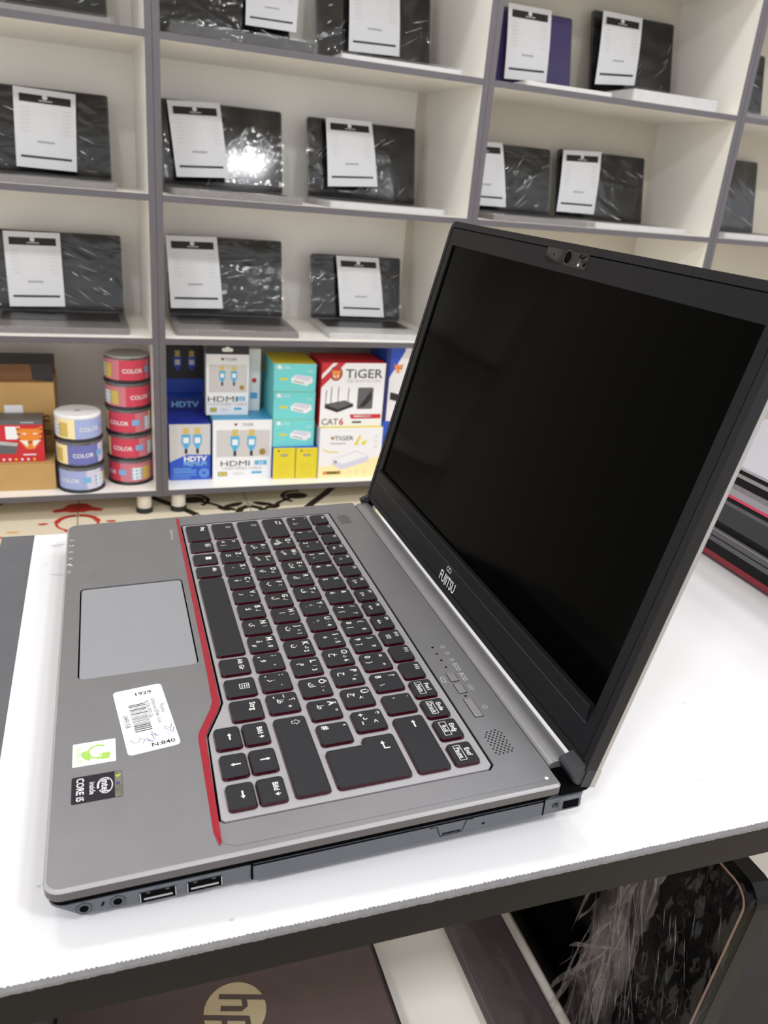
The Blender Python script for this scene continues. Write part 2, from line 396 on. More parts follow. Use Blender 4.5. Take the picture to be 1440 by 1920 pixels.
# red trim ridge
RL = [(-25.0, -109.6), (184.5, -111.3), (211, -111.9), (217, -113.6), (233.5, -120.9), (238, -121.8), (299.5, -122.4), (307.5, -121.0)]
RR = [(-22.6, -107.3), (185, -107.7), (213, -107.9), (219.6, -109.6), (236, -117.3), (240, -118.2), (300.2, -119.4), (306, -119.8)]
b = MB(); V_ = []
for (a, c) in zip(RL, RR):
    mx = (a[0] * .45 + c[0] * .55, a[1] * .45 + c[1] * .55)
    V_.append([(a[0], a[1], -2.45), (a[0] * .8 + mx[0] * .2, a[1] * .8 + mx[1] * .2, -1.9), (mx[0], mx[1], -1.25), (c[0], c[1], -1.5), (c[0], c[1], -2.45)])
b.loft(V_, redm, closed=False); lab(b.build('red_trim', lp), 'glossy red kinked strip in front of the keys')

# --- keys: row geometry measured in millimetres
def key(x0, x1, y0, y1, marks=(), name='key', outline=None):
    b = MB(); t = outline or rrect(x0, x1, y0, y1, 1.5, 3); bot = shrink(t, -0.75)
    b.loft([[(x, y, -2.05) for x, y in bot], [(x, y, -0.55) for x, y in shrink(t, -0.3)], [(x, y, -0.12) for x, y in shrink(t, 0.0)], [(x, y, 0.0) for x, y in shrink(t, 0.28)]], keym, cap0=False, mats=[keyred, keym, keym])
    f = Fr(((x0 + x1) / 2, (y0 + y1) / 2, 0.0), (1, 0, 0), (0, 1, 0))
    for mk in marks:
        if callable(mk): mk(b, f)
        else:
            s_, dx, dy, sz = mk[:4]; b.text(f, s_, dx, dy, sz, printw, 0.03, bold=mk[4] if len(mk) > 4 else 0.012)
    return b.build(name, lp)
def arrow(dx, dy, ang, l=4.2, w=0.8):
    def fn(b, f):
        c, s_ = math.cos(R(ang)), math.sin(R(ang)); T_ = lambda p: (dx + p[0] * c - p[1] * s_, dy + p[0] * s_ + p[1] * c)
        b.flat(f, [T_(p) for p in ((-l / 2, -w / 2), (l / 2 - 1.2, -w / 2), (l / 2 - 1.2, w / 2), (-l / 2, w / 2))], printw, 0.03)
        b.flat(f, [T_(p) for p in ((l / 2 - 1.5, -1.1), (l / 2 + .2, 0), (l / 2 - 1.5, 1.1))], printw, 0.03)
    return fn
def shift_mark(dx, dy, k=1.0, ang=0):
    def fn(b, f):
        c, s_ = math.cos(R(ang)), math.sin(R(ang))
        P_ = [(-.8, -1.7), (.8, -1.7), (.8, 0), (1.7, 0), (0, 1.9), (-1.7, 0), (-.8, 0)]
        b.line(f, [(dx + k * (x * c - y * s_), dy + k * (x * s_ + y * c)) for x, y in P_], 0.35, printw, 0.03, closed=True)
    return fn
def boxmark(txt, dx, dy, w, h, sz):
    def fn(b, f):
        b.ring(f, rrect(dx - w / 2, dx + w / 2, dy - h / 2, dy + h / 2, .3, 2), 0.3, printw, 0.03)
        if txt: b.text(f, txt, dx, dy, sz, printw, 0.03, bold=0.015)
    return fn
def menu_mark(b, f):
    b.ring(f, rrect(-2.2, 2.2, -0.6, 4.6, .2, 2), 0.4, printw, 0.03)
    for k in range(3): b.rect(f, -1.2, 1.2, 0.6 + k * 1.25, 1.05 + k * 1.25, printw, 0.03)
def win_mark(b, f):
    for i in range(2):
        for j in range(2):
            b.flat(f, [(-1.9 + i * 2, 0.3 + j * 2), (-0.1 + i * 2, 0.3 + j * 2 - .1), (-0.1 + i * 2, 2.1 + j * 2 + .1), (-1.9 + i * 2, 2.1 + j * 2)], printw, 0.03)
PITCH = 19.26; KD = 15.3
def rowy(r): return (-r * PITCH - KD / 2, -r * PITCH + KD / 2)
def letter(L_, ar, extra=(), sm=None):
    m_ = [(L_, -3.4, 4.4, 3.6, 0.02)]
    if ar: m_.append((ar, -1.5, -1.6, 3.6, 0.01))
    if sm: m_.append((sm, 1.2, 4.2, 2.0, 0.02))
    return m_ + list(extra)
# F row
FX = [(-5, 9.5)] + [(14 + 17.42 * k, 14 + 17.42 * k + 13.7) for k in range(16)]; FX[-1] = (276.2, 290.2)
FL_ = ['Esc'] + ['F%d' % i for i in range(1, 13)] + ['Pos1', 'Ende', 'Einfg', 'Entf']
BX = {'Pos1': 'Num', 'Ende': 'Druck', 'Einfg': 'Roll', 'Entf': 'Pause'}
def spk(b, f):
    b.flat(f, [(-2.2, -2.4), (-1.4, -2.4), (-.2, -3.4), (-.2, -0.6), (-1.4, -1.6), (-2.2, -1.6)], printw, 0.03)
def sun(b, f):
    b.ring(f, disc(-1.2, -2, 1.0, 10), 0.35, printw, 0.03)
    for k in range(6): a = R(60 * k); b.rect(Fr(f.p(-1.2 + 1.5 * math.cos(a), -2 + 1.5 * math.sin(a)), f.u, f.v), -.2, .2, -.2, .2, printw, 0.03)
def tri(up):
    def fn(b, f):
        s_ = 1 if up else -1; P_ = [(.5, -2 - s_ * .7), (2.5, -2 - s_ * .7), (1.5, -2 + s_ * .9)]
        b.flat(f, P_ if up else P_[::-1], printw, 0.03)
    return fn
ICON = {'F3': [spk, ('x', 1.2, -2.1, 2.0)], 'F4': [boxmark('', 0, -2.1, 2.6, 1.6, 1)], 'F6': [sun, tri(False)], 'F7': [sun, tri(True)], 'F8': [spk, tri(False)], 'F9': [spk, tri(True)], 'F10': [boxmark('', 0, -1.9, 4.0, 2.6, 1), boxmark('', 0, -1.9, 2.2, 1.4, 1)]}
for (x0, x1), s_ in zip(FX, FL_):
    if s_ in BX: mk = [(s_, 0, 2.8, 2.5, 0.02), boxmark(BX[s_], 0, -1.6, 10.5, 3.6, 2.4)]
    else: mk = [(s_, -2.6 if len(s_) < 3 else -1.6, 3.6, 2.3, 0.02)] + ICON.get(s_, [])
    key(x0, x1, -8.3, 3.3, mk)
# number row
y0, y1 = rowy(1)
key(-4.6, 16.6, y0, y1, [('^', -6.5, -3.4, 3.6), ('°', -6.5, 4.6, 3.2), ('ذ', 2, -3, 3.6)])
NR = [('1', '!', ''), ('2', '"', '²'), ('3', '§', '³'), ('4', '$', ''), ('5', '%', ''), ('6', '&', ''), ('7', '/', '{'), ('8', '(', '['), ('9', ')', ']'), ('0', '=', '}')]
for k, (a, c, e) in enumerate(NR):
    x0 = (k + 1) * 19 + 1.9
    mk = [(a, -4.2, -3.6, 3.4, 0.02), (c, -4.2, 4.0, 3.2, 0.02)]
    if e: mk.append((e, 1.2, -3.9, 3.0))
    if a in '789': mk.append((a, 4.4, 3.6, 2.6, 0.02))
    if a == '0': mk.append(('÷', 4.4, 3.6, 3.0))
    key(x0, x0 + 15.2, y0, y1, mk)
key(211.6, 226.8, y0, y1, [('ß', -4.2, -3.6, 3.4, 0.02), ('?', -4.2, 4.0, 3.4, 0.02), ('\\', 3.2, -3.6, 3.0)])
key(231.9, 246.2, y0, y1, [("'", -4.2, -2.6, 3.0), ('`', -4.2, 5.0, 3.0)])
key(251.0, 290.3, y0, y1, [arrow(-13.5, 1.5, 180, 5.2)])
# Q row
y0, y1 = rowy(2)
def tabm(b, f):
    for s_ in (-1, 1):
        b.rect(f, -9.6, -4.6, 3.2 + s_ * 1.3 - .22, 3.2 + s_ * 1.3 + .22, printw, 0.03)
        b.flat(f, [(-7.1 + s_ * 2.4, 3.2 + s_ * 1.3), (-7.1 + s_ * 0.8, 3.2 + s_ * 1.3 + 1.0), (-7.1 + s_ * 0.8, 3.2 + s_ * 1.3 - 1.0)][::s_], printw, 0.04)
    b.rect(f, -9.9, -9.5, 1.0, 3.2, printw, 0.03); b.rect(f, -4.7, -4.3, 3.2, 5.6, printw, 0.03)
key(-4.9, 25.6, y0, y1, [tabm])
QR = [('Q', 'ض', ('@', 1.5, -4.6, 2.8)), ('W', 'ص', None), ('E', 'ث', ('€', 2.6, -2.0, 2.6)), ('R', 'ق', None), ('T', 'ف', None), ('Y', 'غ', None), ('U', 'ع', ('4', 4.6, 3.8, 2.8)), ('I', 'ه', ('5', 4.8, 3.8, 2.8)), ('O', 'خ', ('6', 5.0, 3.6, 2.8)), ('P', 'ح', ('x', 4.4, 3.0, 2.6))]
ARS = 'فثقغىءعرنا'
for k, (L_, ar, ex) in enumerate(QR):
    x0 = (1.5 + k) * 19 + 1.9
    key(x0, x0 + 15.2, y0, y1, letter(L_, ar, [ex + (0.02,)] if ex else (), ARS[k]))
key(221.2, 235.8, y0, y1, letter('Ü', 'ج', [('<', 1.4, 1.4, 3.0)]))
key(240.8, 255.4, y0, y1, [('+', -4.2, -3.2, 3.4, 0.02), ('*', -4.2, 4.6, 4.2, 0.02), ('د', -1, -1.0, 3.4), ('~', 2.2, -3.4, 3.4), ('<', 2.0, 3.0, 3.2)])
# A row
y2, y3 = rowy(3)
key(-4.6, 30.4, y2, y3, [shift_mark(-9, 3.6, 1.05, 180)])
AR_ = [('A', 'ش', None), ('S', 'س', None), ('D', 'ي', None), ('F', 'ب', None), ('G', 'ل', None), ('H', 'ا', None), ('J', 'ت', ('1', 4.8, 3.6, 2.8)), ('K', 'ن', ('2', 4.8, 3.4, 2.8)), ('L', 'م', ('3', 4.8, 3.4, 2.8))]
for k, (L_, ar, ex) in enumerate(AR_):
    x0 = (1.75 + k) * 19 + 1.9
    key(x0, x0 + 15.2, y2, y3, letter(L_, ar, [ex + (0.02,)] if ex else (), 'ذسيآلإةك/'[k]))
key(207.0, 222.0, y2, y3, letter('Ö', 'ك', [('-', 4.6, 3.6, 3.0), (':', 1.4, 4.2, 2.6)]))
key(226.7, 241.2, y2, y3, letter('Ä', 'ط', [('"', 2.6, 4.6, 3.2)]))
key(246.2, 260.4, y2, y3, [('#', -4.2, -3.4, 3.6, 0.02), ("'", -4.2, 5.0, 3.4, 0.02)])
# enter: one key over two rows, wider at the back
y0, y1 = rowy(2)
en = [(265.6, y2 + 1.5), (266.0, y2 + .5), (267.1, y2), (288.8, y2), (289.9, y2 + .5), (290.3, y2 + 1.5), (290.3, y1 - 1.5), (289.9, y1 - .5), (288.8, y1), (262.4, y1), (261.3, y1 - .5), (260.9, y1 - 1.5), (260.9, y0 + 1.2), (261.3, y0 + .4), (262.2, y0), (264.6, y0), (265.3, y0 - .3), (265.6, y0 - 1.0)]
def enter_mark(b, f):
    b.rect(f, -8.6, -5.0, 10.2, 10.9, printw, 0.03); b.rect(f, -5.2, -4.5, 10.2, 13.2, printw, 0.03)
    b.flat(f, [(-8.2, 9.4), (-8.2, 11.7), (-10.2, 10.55)][::-1], printw, 0.035)
key(260.9, 290.3, y2, y1, [enter_mark], outline=en)
# shift row
y0, y1 = rowy(4)
key(-4.4, 19.6, y0, y1, [shift_mark(-4.5, 3.8, 0.95)])
key(25.0, 40.2, y0, y1, [('<', -4.2, -3.4, 3.4, 0.02), ('>', -4.2, 4.2, 3.4, 0.02), ('|', 1.4, -3.4, 3.2)])
ZR = [('Z', 'ئ', None), ('X', 'ء', None), ('C', 'ؤ', None), ('V', 'ر', None), ('B', 'ﻻ', None), ('N', 'ى', None), ('M', 'ة', ('0', 4.6, 3.8, 2.8))]
for k, (L_, ar, ex) in enumerate(ZR):
    x0 = (2.25 + k) * 19 + 1.9
    key(x0, x0 + 15.2, y0, y1, letter(L_, ar, ([ex + (0.02,)] if ex else []) + ([('µ', 2.4, -4.4, 3.0)] if L_ == 'M' else []), 'ءذ}رلأر'[k]))
key(177.7, 192.9, y0, y1, [(',', -4.6, -3, 4.0, 0.02), (';', -4.6, 4.2, 3.4, 0.02), ('و', -.5, -1.6, 3.6), (',', 4.4, 4, 3.4)])
key(196.7, 211.9, y0, y1, [('.', -4.6, -3, 4.2, 0.02), (':', -4.6, 4.2, 3.4, 0.02), ('ز', -.5, -1.6, 3.6), ('.', 4.4, 4, 3.8)])
key(215.9, 230.8, y0, y1, [('-', -4.6, -3.4, 3.6, 0.02), ('_', -4.6, 3.4, 3.6, 0.02), ('ظ', -.8, -1.0, 3.6), ('؟', -1, 4.8, 3.0), ('+', 4.4, 2.8, 3.0)])
key(236.3, 290.3, y0, y1, [shift_mark(-22.5, 2.6, 1.15)])
# space row
y0, y1 = -103.6, -88.3
key(-4.6, 20.4, y0, y1, [('Strg', -5.5, 4.2, 2.9, 0.02)])
key(24.8, 38.6, y0, y1, [boxmark('Fn', -0.6, 4.2, 4.6, 3.6, 2.4)])
key(44.8, 58.6, y0, y1, [win_mark])
key(64.4, 77.2, y0, y1, [('Alt', -1.4, 4.2, 2.9, 0.02)])
lab(key(81.6, 173.0, y0, y1), 'long blank charcoal space bar')
key(178.0, 192.0, y0, y1, [('Alt Gr', -0.6, 3.6, 2.8, 0.02)])
key(197.6, 212.1, y0, y1, [menu_mark])
key(216.8, 231.9, y0, y1, [('Strg', -1.6, 3.6, 3.0, 0.02)])
for k, (up_, lo) in enumerate(((('Bild', 90), 180), (None, 270), (('Bild', 270), 0))):
    x0 = 236.3 + k * 19.85
    if up_: mk = [('Bild', -1.2, 2.2, 2.6, 0.02), arrow(3.6, 2.2, up_[1], 2.4, 0.5)]
    else: mk = [arrow(0, 0.8, 90, 4.6)]
    key(x0, x0 + 14.7, -100.4, -88.8, mk)
    key(x0, x0 + 14.7, -113.9, -102.4, [arrow(0, 0.8, lo, 4.6)])

# --- buttons, lamps, marks behind the keys
fd = Fr((0, 0, -2.02), (1, 0, 0), (0, 1, 0))
btn = mat('button_metal', (160, 158, 158), 0.3, 0.5)
for (x0, x1) in ((218.8, 226.6), (229.2, 237.5), (243.0, 258.2)):
    b = MB(); b.prism(rrect(x0 - .35, x1 + .35, 15.3, 20.3, .4, 2), -2.03, -1.96, gapm); b.prism(rrect(x0, x1, 15.65, 19.95, .3, 2), -2.0, -1.5, btn, bev=0.25); b.build('function_button', lp)
for x in (192.2, 199.0, 205.8, 212.8, 240.3):
    b = MB(); b.prism(disc(x, 18, .75, 10), -2.05, -1.95, gapm); b.build('indicator_lamp', lp)
b = MB()
for x in (193.0, 200.0, 206.8):
    b.ring(fd, rrect(x - 1.1, x + 1.1, 22.8, 24.6, .2, 2), 0.25, greyprint, 0.04); b.line(fd, arc(x, 24.6, .8, 0, 180, 6), 0.25, greyprint, 0.04)
b.text(fd, 'ECO', 214.0, 24.2, 2.7, greyprint, 0.04, bold=0.01); b.text(fd, 'ECO', 223.7, 24.0, 2.7, greyprint, 0.04, bold=0.01)
b.text(fd, '((ı))', 233.8, 24.3, 2.4, greyprint, 0.04)
b.line(fd, arc(251.4, 24.2, 1.35, -230, 50, 14), 0.35, greyprint, 0.04); b.rect(fd, 251.2, 251.6, 24.3, 26.0, greyprint, 0.04)
b.ring(fd, rrect(221.0, 226.4, 10.7, 12.9, .9, 3), 0.4, greyprint, 0.04)
lab(b.build('printed_symbols', lp), 'pale printed ECO, lock and power symbols')
def grille(cx, cy, w, h, skew):
    b = MB(); k = 0
    for i in range(12):
        for j in range(9):
            if (i + j) % 2: continue
            if (i, j) in ((0, 0), (11, 8), (0, 8), (11, 0)): continue
            x = cx - w / 2 + w * i / 11; y = cy - h / 2 + h * j / 8
            b.prism(disc(x + skew * (y - cy), y, .5, 7), -2.05, -1.97, gapm)
    o = b.build('speaker_grille', lp); o['kind'] = 'stuff'; return lab(o, 'patch of small dark speaker holes')
grille(278.6, 18.6, 16.4, 9.4, -0.1); grille(3.6, 17.6, 15, 8.4, -0.12)
b = MB(); b.prism(disc(308.0, 29.2, .9, 10), -2.1, -1.9, mat('white_spot', (240, 240, 238), 0.4)); b.build('rubber_dot', lp)
# --- palm rest marks
fp = Fr((0, 0, -2.2), (1, 0, 0), (0, 1, 0))
b = MB(); b.text(fp, 'LIFEBOOK  E Series', 3, -114.6, 1.7, greyprint, 0.04, sx=0.92); lab(b.build('series_lettering', lp), 'small white series lettering beside the red trim')
b = MB()
b.ring(fp, disc(-2.1, -184.1, 1.2, 8, .9), 0.4, greyprint, 0.04); b.rect(fp, -2.5, -1.7, -182.9, -182.2, greyprint, 0.04)
b.ring(fp, rrect(5.6, 8.2, -185.2, -183, .3, 2), 0.4, greyprint, 0.04); b.flat(fp, [(6.2, -183), (7.6, -183), (6.9, -182)], greyprint, 0.04)
b.ring(fp, rrect(16.1, 18.5, -185.2, -182.9, .4, 2), 0.4, greyprint, 0.04); b.ring(fp, rrect(26.2, 28.6, -185.3, -183.0, .4, 2), 0.4, greyprint, 0.04); b.rect(fp, 26.8, 28, -184.3, -183.9, greyprint, 0.05)
b.flat(fp, petal(36.6, -184.6, 1.0, 1.4, 40), greyprint, 0.04); b.flat(fp, petal(38.2, -183.4, .7, 1.2, -30), greyprint, 0.04)
b.text(fp, '((ı))', 47.6, -184.1, 2.2, greyprint, 0.04)
lab(b.build('printed_symbols', lp), 'row of tiny white status symbols along the front edge')
# stickers
paper = mat('label_paper', (238, 238, 240), 0.45, noise=0.01); ink = mat('black_ink', (30, 30, 32), 0.6); pen = mat('blue_pen', (58, 62, 130), 0.6)
c_, s_ = math.cos(R(6.6)), math.sin(R(6.6))
fs = Fr((215.6, -144.8, -2.2), (c_, s_, 0), (-s_, c_, 0))
b = MB(); b.add([fs.p(x, y, z) for z in (0.01, 0.1) for x, y in rrect(-26, 26, -12.2, 12.2, 2.2, 4)], [tuple(range(20, 40))] + [(i, (i + 1) % 20, 20 + (i + 1) % 20, 20 + i) for i in range(20)], paper)
b.text(fs, '1929', -20.5, 2.0, 2.8, ink, 0.14, rot=90, bold=0.015, sx=1.15)
b.text(fs, 'Fujitsu', -4.5, 9.4, 2.0, ink, 0.14); b.text(fs, 'Lifebook E744 15-4', -4, 6.0, 2.0, ink, 0.14, sx=.95); b.text(fs, '8 Gb 500 Gb', -6, 2.9, 2.0, ink, 0.14)
b.text(fs, '049158', 0.5, -9.0, 2.5, ink, 0.14); b.text(fs, 'N:840', 22.0, 4.6, 2.8, ink, 0.14, rot=90, bold=0.015, sx=1.15)
rng = random.Random(11); u = -12.0
while u < 10.5:
    w = rng.choice((.3, .3, .45, .7)); b.rect(fs, u, u + w, -6.4, 1.4 + .6 * rng.random(), ink, 0.14); u += w + rng.choice((.35, .5, .8))
for st in ([(10, 8.6), (11.5, 7), (13, 7.6), (11.8, 9.6)], [(9.5, 11), (13.5, 9.6)], [(12, 11.6), (15.5, 10.4)], [(13.5, 8.6), (17.5, 11.8), (16, 7.6)], [(12, 0.5), (15, 2.6), (17, 1.2), (14, .4)], [(13.5, .2), (16.5, 3.4)], [(15, -9.6), (17.4, -8.6), (18.2, -6.4), (16.4, -5.4)], [(15, -5.6), (17, -3), (19.4, -4.4)], [(16, -2.4), (18.4, -1.0), (18.8, 1.6), (16.8, .8)], [(17.5, -2.6), (20, .4)]):
    b.line(fs, st, 0.32, pen, 0.15)
lab(b.build('barcode_sticker', lp), 'white barcode sticker with 1929 and blue pen scribbles')
green = mat('leaf_green', (158, 196, 92), 0.5); pale = mat('pale_label', (232, 238, 224), 0.35)
b = MB(); b.prism(rrect(228.1, 244.3, -178.3, -159.3, .5, 2), -2.2, -2.08, pale)
fg = Fr((236.2, -168.8, -2.08), (1, 0, 0), (0, 1, 0))
b.line(fg, arc(-0.4, 1.6, 4.4, 140, 400, 16), 1.1, green, 0.04); b.flat(fg, petal(1.6, -3.4, 3.8, 2.0, 20), green, 0.05)
b.flat(fg, [(0.8, 3.6), (5.4, 3.0), (5.6, 6.6), (1.2, 7.2)], green, 0.05); b.rect(fg, 1.4, 2.2, 1.8, 3.6, green, 0.05); b.rect(fg, 4.2, 5.0, 1.2, 3.2, green, 0.05)
b.text(fg, 'Green IT', 0.4, -6.6, 2.1, green, 0.04); b.text(fg, '...', -4.5, 7.4, 2, green, 0.04)
lab(b.build('green_sticker', lp), 'pale sticker with a green plug and leaf')
navy = mat('sticker_navy', (40, 34, 48), 0.25, 0.3); holo = mat('hologram_foil', (140, 142, 132), 0.25, 0.8, noise=0.3, nscale=300); sil = mat('sticker_silver', (214, 214, 218), 0.35, 0.3); lime = mat('lime_spot', (190, 200, 60), 0.4)
b = MB(); b.prism(rrect(251.3, 268.2, -178.3, -157.0, .9, 3), -2.2, -2.07, navy)
fi = Fr((259.75, -167.6, -2.07), (1, 0, 0), (0, 1, 0))
b.rect(fi, -8.3, 8.3, 7.4, 10.5, holo, 0.03); b.text(fi, 'b', -5.0, 9.0, 2.2, lime, 0.06, bold=.03); b.flat(fi, petal(0, 8.8, .8, .8, 0), pen, 0.06)
b.line(fi, [(4.9 * math.cos(R(a)) - .2, 2.9 * math.sin(R(a)) + 3.5) for a in range(-60, 255, 15)], 0.5, sil, 0.05)
b.line(fi, [(4.9 * math.cos(R(a)) - .2, 2.9 * math.sin(R(a)) + 3.2) for a in range(190, 290, 12)], 0.9, sil, 0.05)
b.text(fi, 'intel', -.2, 3.5, 3.3, sil, 0.05, bold=.03, sx=1.05); b.text(fi, 'inside', .2, -1.9, 2.5, sil, 0.05, bold=.02); b.text(fi, 'CORE i5', 0, -7.0, 3.2, sil, 0.05, bold=.03, sx=.92)
lab(b.build('processor_sticker', lp), 'small dark processor sticker with white oval lettering')

# --- lower body, groove, ports
def zt(y): return -29.07 - 0.0393 * y
def ringz(x0, x1, y0, y1, r, zf): return [(x, y, zf(y)) for x, y in rrect(x0, x1, y0, y1, r, 5)]
b = MB()
b.loft([ringz(-28.3, 312.2, -186.2, 33, 6, lambda y: -7.3), ringz(-28.3, 312.2, -186.2, 33, 6, lambda y: -10.9)], gapm, cap0=False, cap1=False); b.build('shell_groove', lp)
b = MB()
b.loft([ringz(-14, 297, -166, 38, 5, lambda y: zt(y) + 1.6), ringz(-28.6, 312.3, -179.5, 49.0, 6, lambda y: -17.2 - 0.011 * (y + 187)), ringz(-29.3, 313.0, -186.4, 50.6, 6.5, lambda y: -11.2), ringz(-29.0, 312.7, -186.0, 50.2, 6.5, lambda y: -10.7)], body); b.build('lower_body', lp)
for fx in (-4, 287):
    for fy in (-155, 28):
        b = MB(); b.cyl((fx, fy, zt(fy) + .36), (0, 0, 1), 7, 7.5, 2.2, black_pl); b.build('rubber_foot', lp)
f9 = Fr((312.95, 0, 0), (0, 1, 0), (0, 0, 1))
dkring = mat('port_ring', (58, 60, 64), 0.4); tongue = mat('port_tongue', (150, 150, 150), 0.4); chrome = mat('port_metal', (190, 190, 190), 0.25, 0.9)
for y in (-173.6, -161.2):
    b = MB(); b.cyl((312.2, y, -13.9), (1, 0, 0), 3.1, 3.0, 0.95, dkring, n=22); b.flat(f9, disc(y, -13.9, 2.3, 20), body, 0.22); b.flat(f9, disc(y, -13.9, 1.75, 18), gapm, 0.26); lab(b.build('audio_jack', lp), 'round audio socket in the side')
for y0 in (-153.1, -134.9):
    b = MB(); b.rect(f9, y0, y0 + 14.2, -17.6, -12.3, gapm, 0.12); b.rect(f9, y0 + 1.6, y0 + 12.6, -16.4, -15.4, tongue, 0.18); b.rect(f9, y0 + .1, y0 + .5, -17.4, -12.5, chrome, 0.16); b.rect(f9, y0 + 13.7, y0 + 14.1, -17.4, -12.5, chrome, 0.16)
    b.rect(f9, y0 + 2.6, y0 + 4.2, -13.2, -12.5, dkring, 0.17); b.rect(f9, y0 + 10, y0 + 11.6, -13.2, -12.5, dkring, 0.17)
    lab(b.build('usb_port', lp), 'rectangular USB socket in the side')
b = MB(); b.text(f9, 'ss', -146, -11.1, 1.5, mat('blue_mark', (70, 80, 120), .5), 0.12); b.text(f9, 'ss', -128, -11.0, 1.5, MATS['blue_mark'], 0.12)
b.line(f9, [(-167.2, -14.6), (-166.2, -12.6)], .8, gapm, .1); b.ring(f9, rrect(31.4, 34, -15.6, -13.8, .2, 2), .4, gapm, .12); b.line(f9, arc(33, -13.8, .7, 0, 180, 6), .3, gapm, .12)
b.build('port_symbols', lp)
b = MB(); b.box(312.2, 313.3, -108.2, 26.0, -18.6, -10.6, body); b.rect(Fr((313.3, 0, 0), (0, 1, 0), (0, 0, 1)), -108.2, 26.0, -10.9, -10.0, gapm, 0.02)
fo = Fr((313.3, 0, 0), (0, 1, 0), (0, 0, 1))
b.line(fo, [(-30.5, -11.7), (-27, -11.6), (-25.2, -17.4), (-14.6, -17.2), (-12.9, -11.3), (-9.6, -11.2)], 0.5, gapm, 0.05); b.rect(fo, -24.2, -15.4, -16.7, -15.9, gapm, 0.05); b.flat(fo, disc(-4.2, -15.4, .7, 10), gapm, 0.05)
lab(b.build('optical_drive', lp), 'slim optical drive tray with eject button in the side')
b = MB(); b.rect(f9, -109.2, -108.2, -18.4, -9.6, gapm, 0.06); b.rect(f9, 26.0, 27.1, -19.0, -9.8, gapm, 0.06); b.build('drive_gap', lp)
b = MB(); b.add([(312.9, y, z) for y, z in rrect(34.0, 46.4, -18.4, -11.2, (3.2, 2, 2, 3.2), 4)] + [(313.7, y, z) for y, z in rrect(34.6, 46.0, -18.0, -11.7, (3, 1.6, 1.6, 3), 4)], [(i, (i + 1) % 20, 20 + (i + 1) % 20, 20 + i) for i in range(20)] + [tuple(range(20, 40))], body)
b.rect(Fr((313.7, 0, 0), (0, 1, 0), (0, 0, 1)), 36.4, 44.8, -17.2, -12.5, gapm, 0.05); lab(b.build('lock_slot', lp), 'dark security lock slot at the rear corner')

# --- hinge bar and hinge caps
capm = mat('hinge_cap_charcoal', (44, 44, 49), .45, spec=.4)
b = MB(); prof = [(35.2, -9.4), (35.2, -4.4), (36.2, -2.9), (38.2, -2.1), (42.5, -1.7), (46.4, -2.4), (48.6, -4.2), (49.4, -6.6), (49.4, -9.4)][::-1]
b.loft([[(x, y, z) for y, z in prof] for x in (-25.5, -24, 297.5, 299)], barm, smooth=True); lab(b.build('hinge_bar', lp), 'long silver hinge cover behind the keyboard')
for xa, xb in ((299.2, 312.6), (-29.2, -25.7)):
    b = MB(); b.box(xa, xb, 34.8, 49.0, -9.6, -5.5, gapm); b.build('hinge_well', lp)
for x0, x1 in ((299.6, 312.5), (-28.4, -24.6)):
    pr = [(39.2, 1.0), (41.6, -4.6), (45.4, -9.0), (50.0, -10.2), (54.4, -5.0), (55.5, 3.5), (50.2, 6.2), (40.0, 2.2)]
    b = MB(); k0 = shrink(pr, .9); n = len(pr)
    b.loft([[(x0, y, z) for y, z in k0], [(x0 + .9, y, z) for y, z in pr], [(x1 - .9, y, z) for y, z in pr], [(x1, y, z) for y, z in k0]], capm); lab(b.build('hinge_cap', lp), 'black hinge cap')

# --- lid
TL = R(15.0)
FLD = Fr((0, 46, 2), (1, 0, 0), (0, math.sin(TL), math.cos(TL)))
ml = Matrix.Identity(4)
for i in range(3):
    ml[i][0] = FLD.u[i]; ml[i][1] = FLD.v[i]; ml[i][2] = FLD.n[i]; ml[i][3] = FLD.o[i] * MM
def onlid(o): o.matrix_local = ml; return o
LO = rrect(-28.8, 313.2, 0.2, 226, (1.2, 1.2, 7, 7), 5)
b = MB(); b.loft([[(x, y, t) for x, y in shrink(LO, d)] for t, d in ((-9.8, 2.2), (-9.3, .7), (-8.3, 0), (-6.2, 0))], lidm, cap1=True); lab(onlid(b.build('lid_cover', lp)), 'silver grey back of the lid')
for x0, x1 in ((303.0, 313.2), (-28.8, -24.4)):
    b = MB(); b.box(x0, x1, -8.5, 1, -9.2, -6.2, lidm); b.box(x0, x1 - .2, -8.5, 1, -6.2, -1.2, capm); onlid(b.build('lid_foot', lp))
onlid(plate('bezel_rim', LO, [shrink(LO, 4.2)], -6.2, 0.2, bez2, lp))
onlid(plate('screen_bezel', shrink(LO, 4.9), [rrect(-16.5, 302.2, 27.6, 209.4, .6, 2)], -2.6, -0.1, bez, lp))
b = MB(); b.box(-22, 307.5, 7, 220, -4.5, -2.7, gapm); onlid(b.build('lid_inner_frame', lp))
b = MB(); b.box(-17.0, 302.7, 27.2, 210, -2.7, -1.5, scr); lab(onlid(b.build('screen', lp)), 'switched-off glossy black screen')
b = MB(); b.loft([[(x, y, t) for y, t in ((18.6, -0.15), (19.6, .35), (26.6, 1.9), (27.9, 1.7), (28.3, -1.2))] for x in (-18.2, 300.8)], bez); b.line(Fr((0, 0, 0), (1, 0, 0), (0, 1, 0)), [(-18.4, 18.4), (300.8, 18.4)], .35, mat('bezel_line', (72, 72, 78), .4), 0.02)
lab(onlid(b.build('bezel_ledge', lp)), 'raised black ledge below the screen')
fl_ = Fr((0, 0, -0.1), (1, 0, 0), (0, 1, 0))
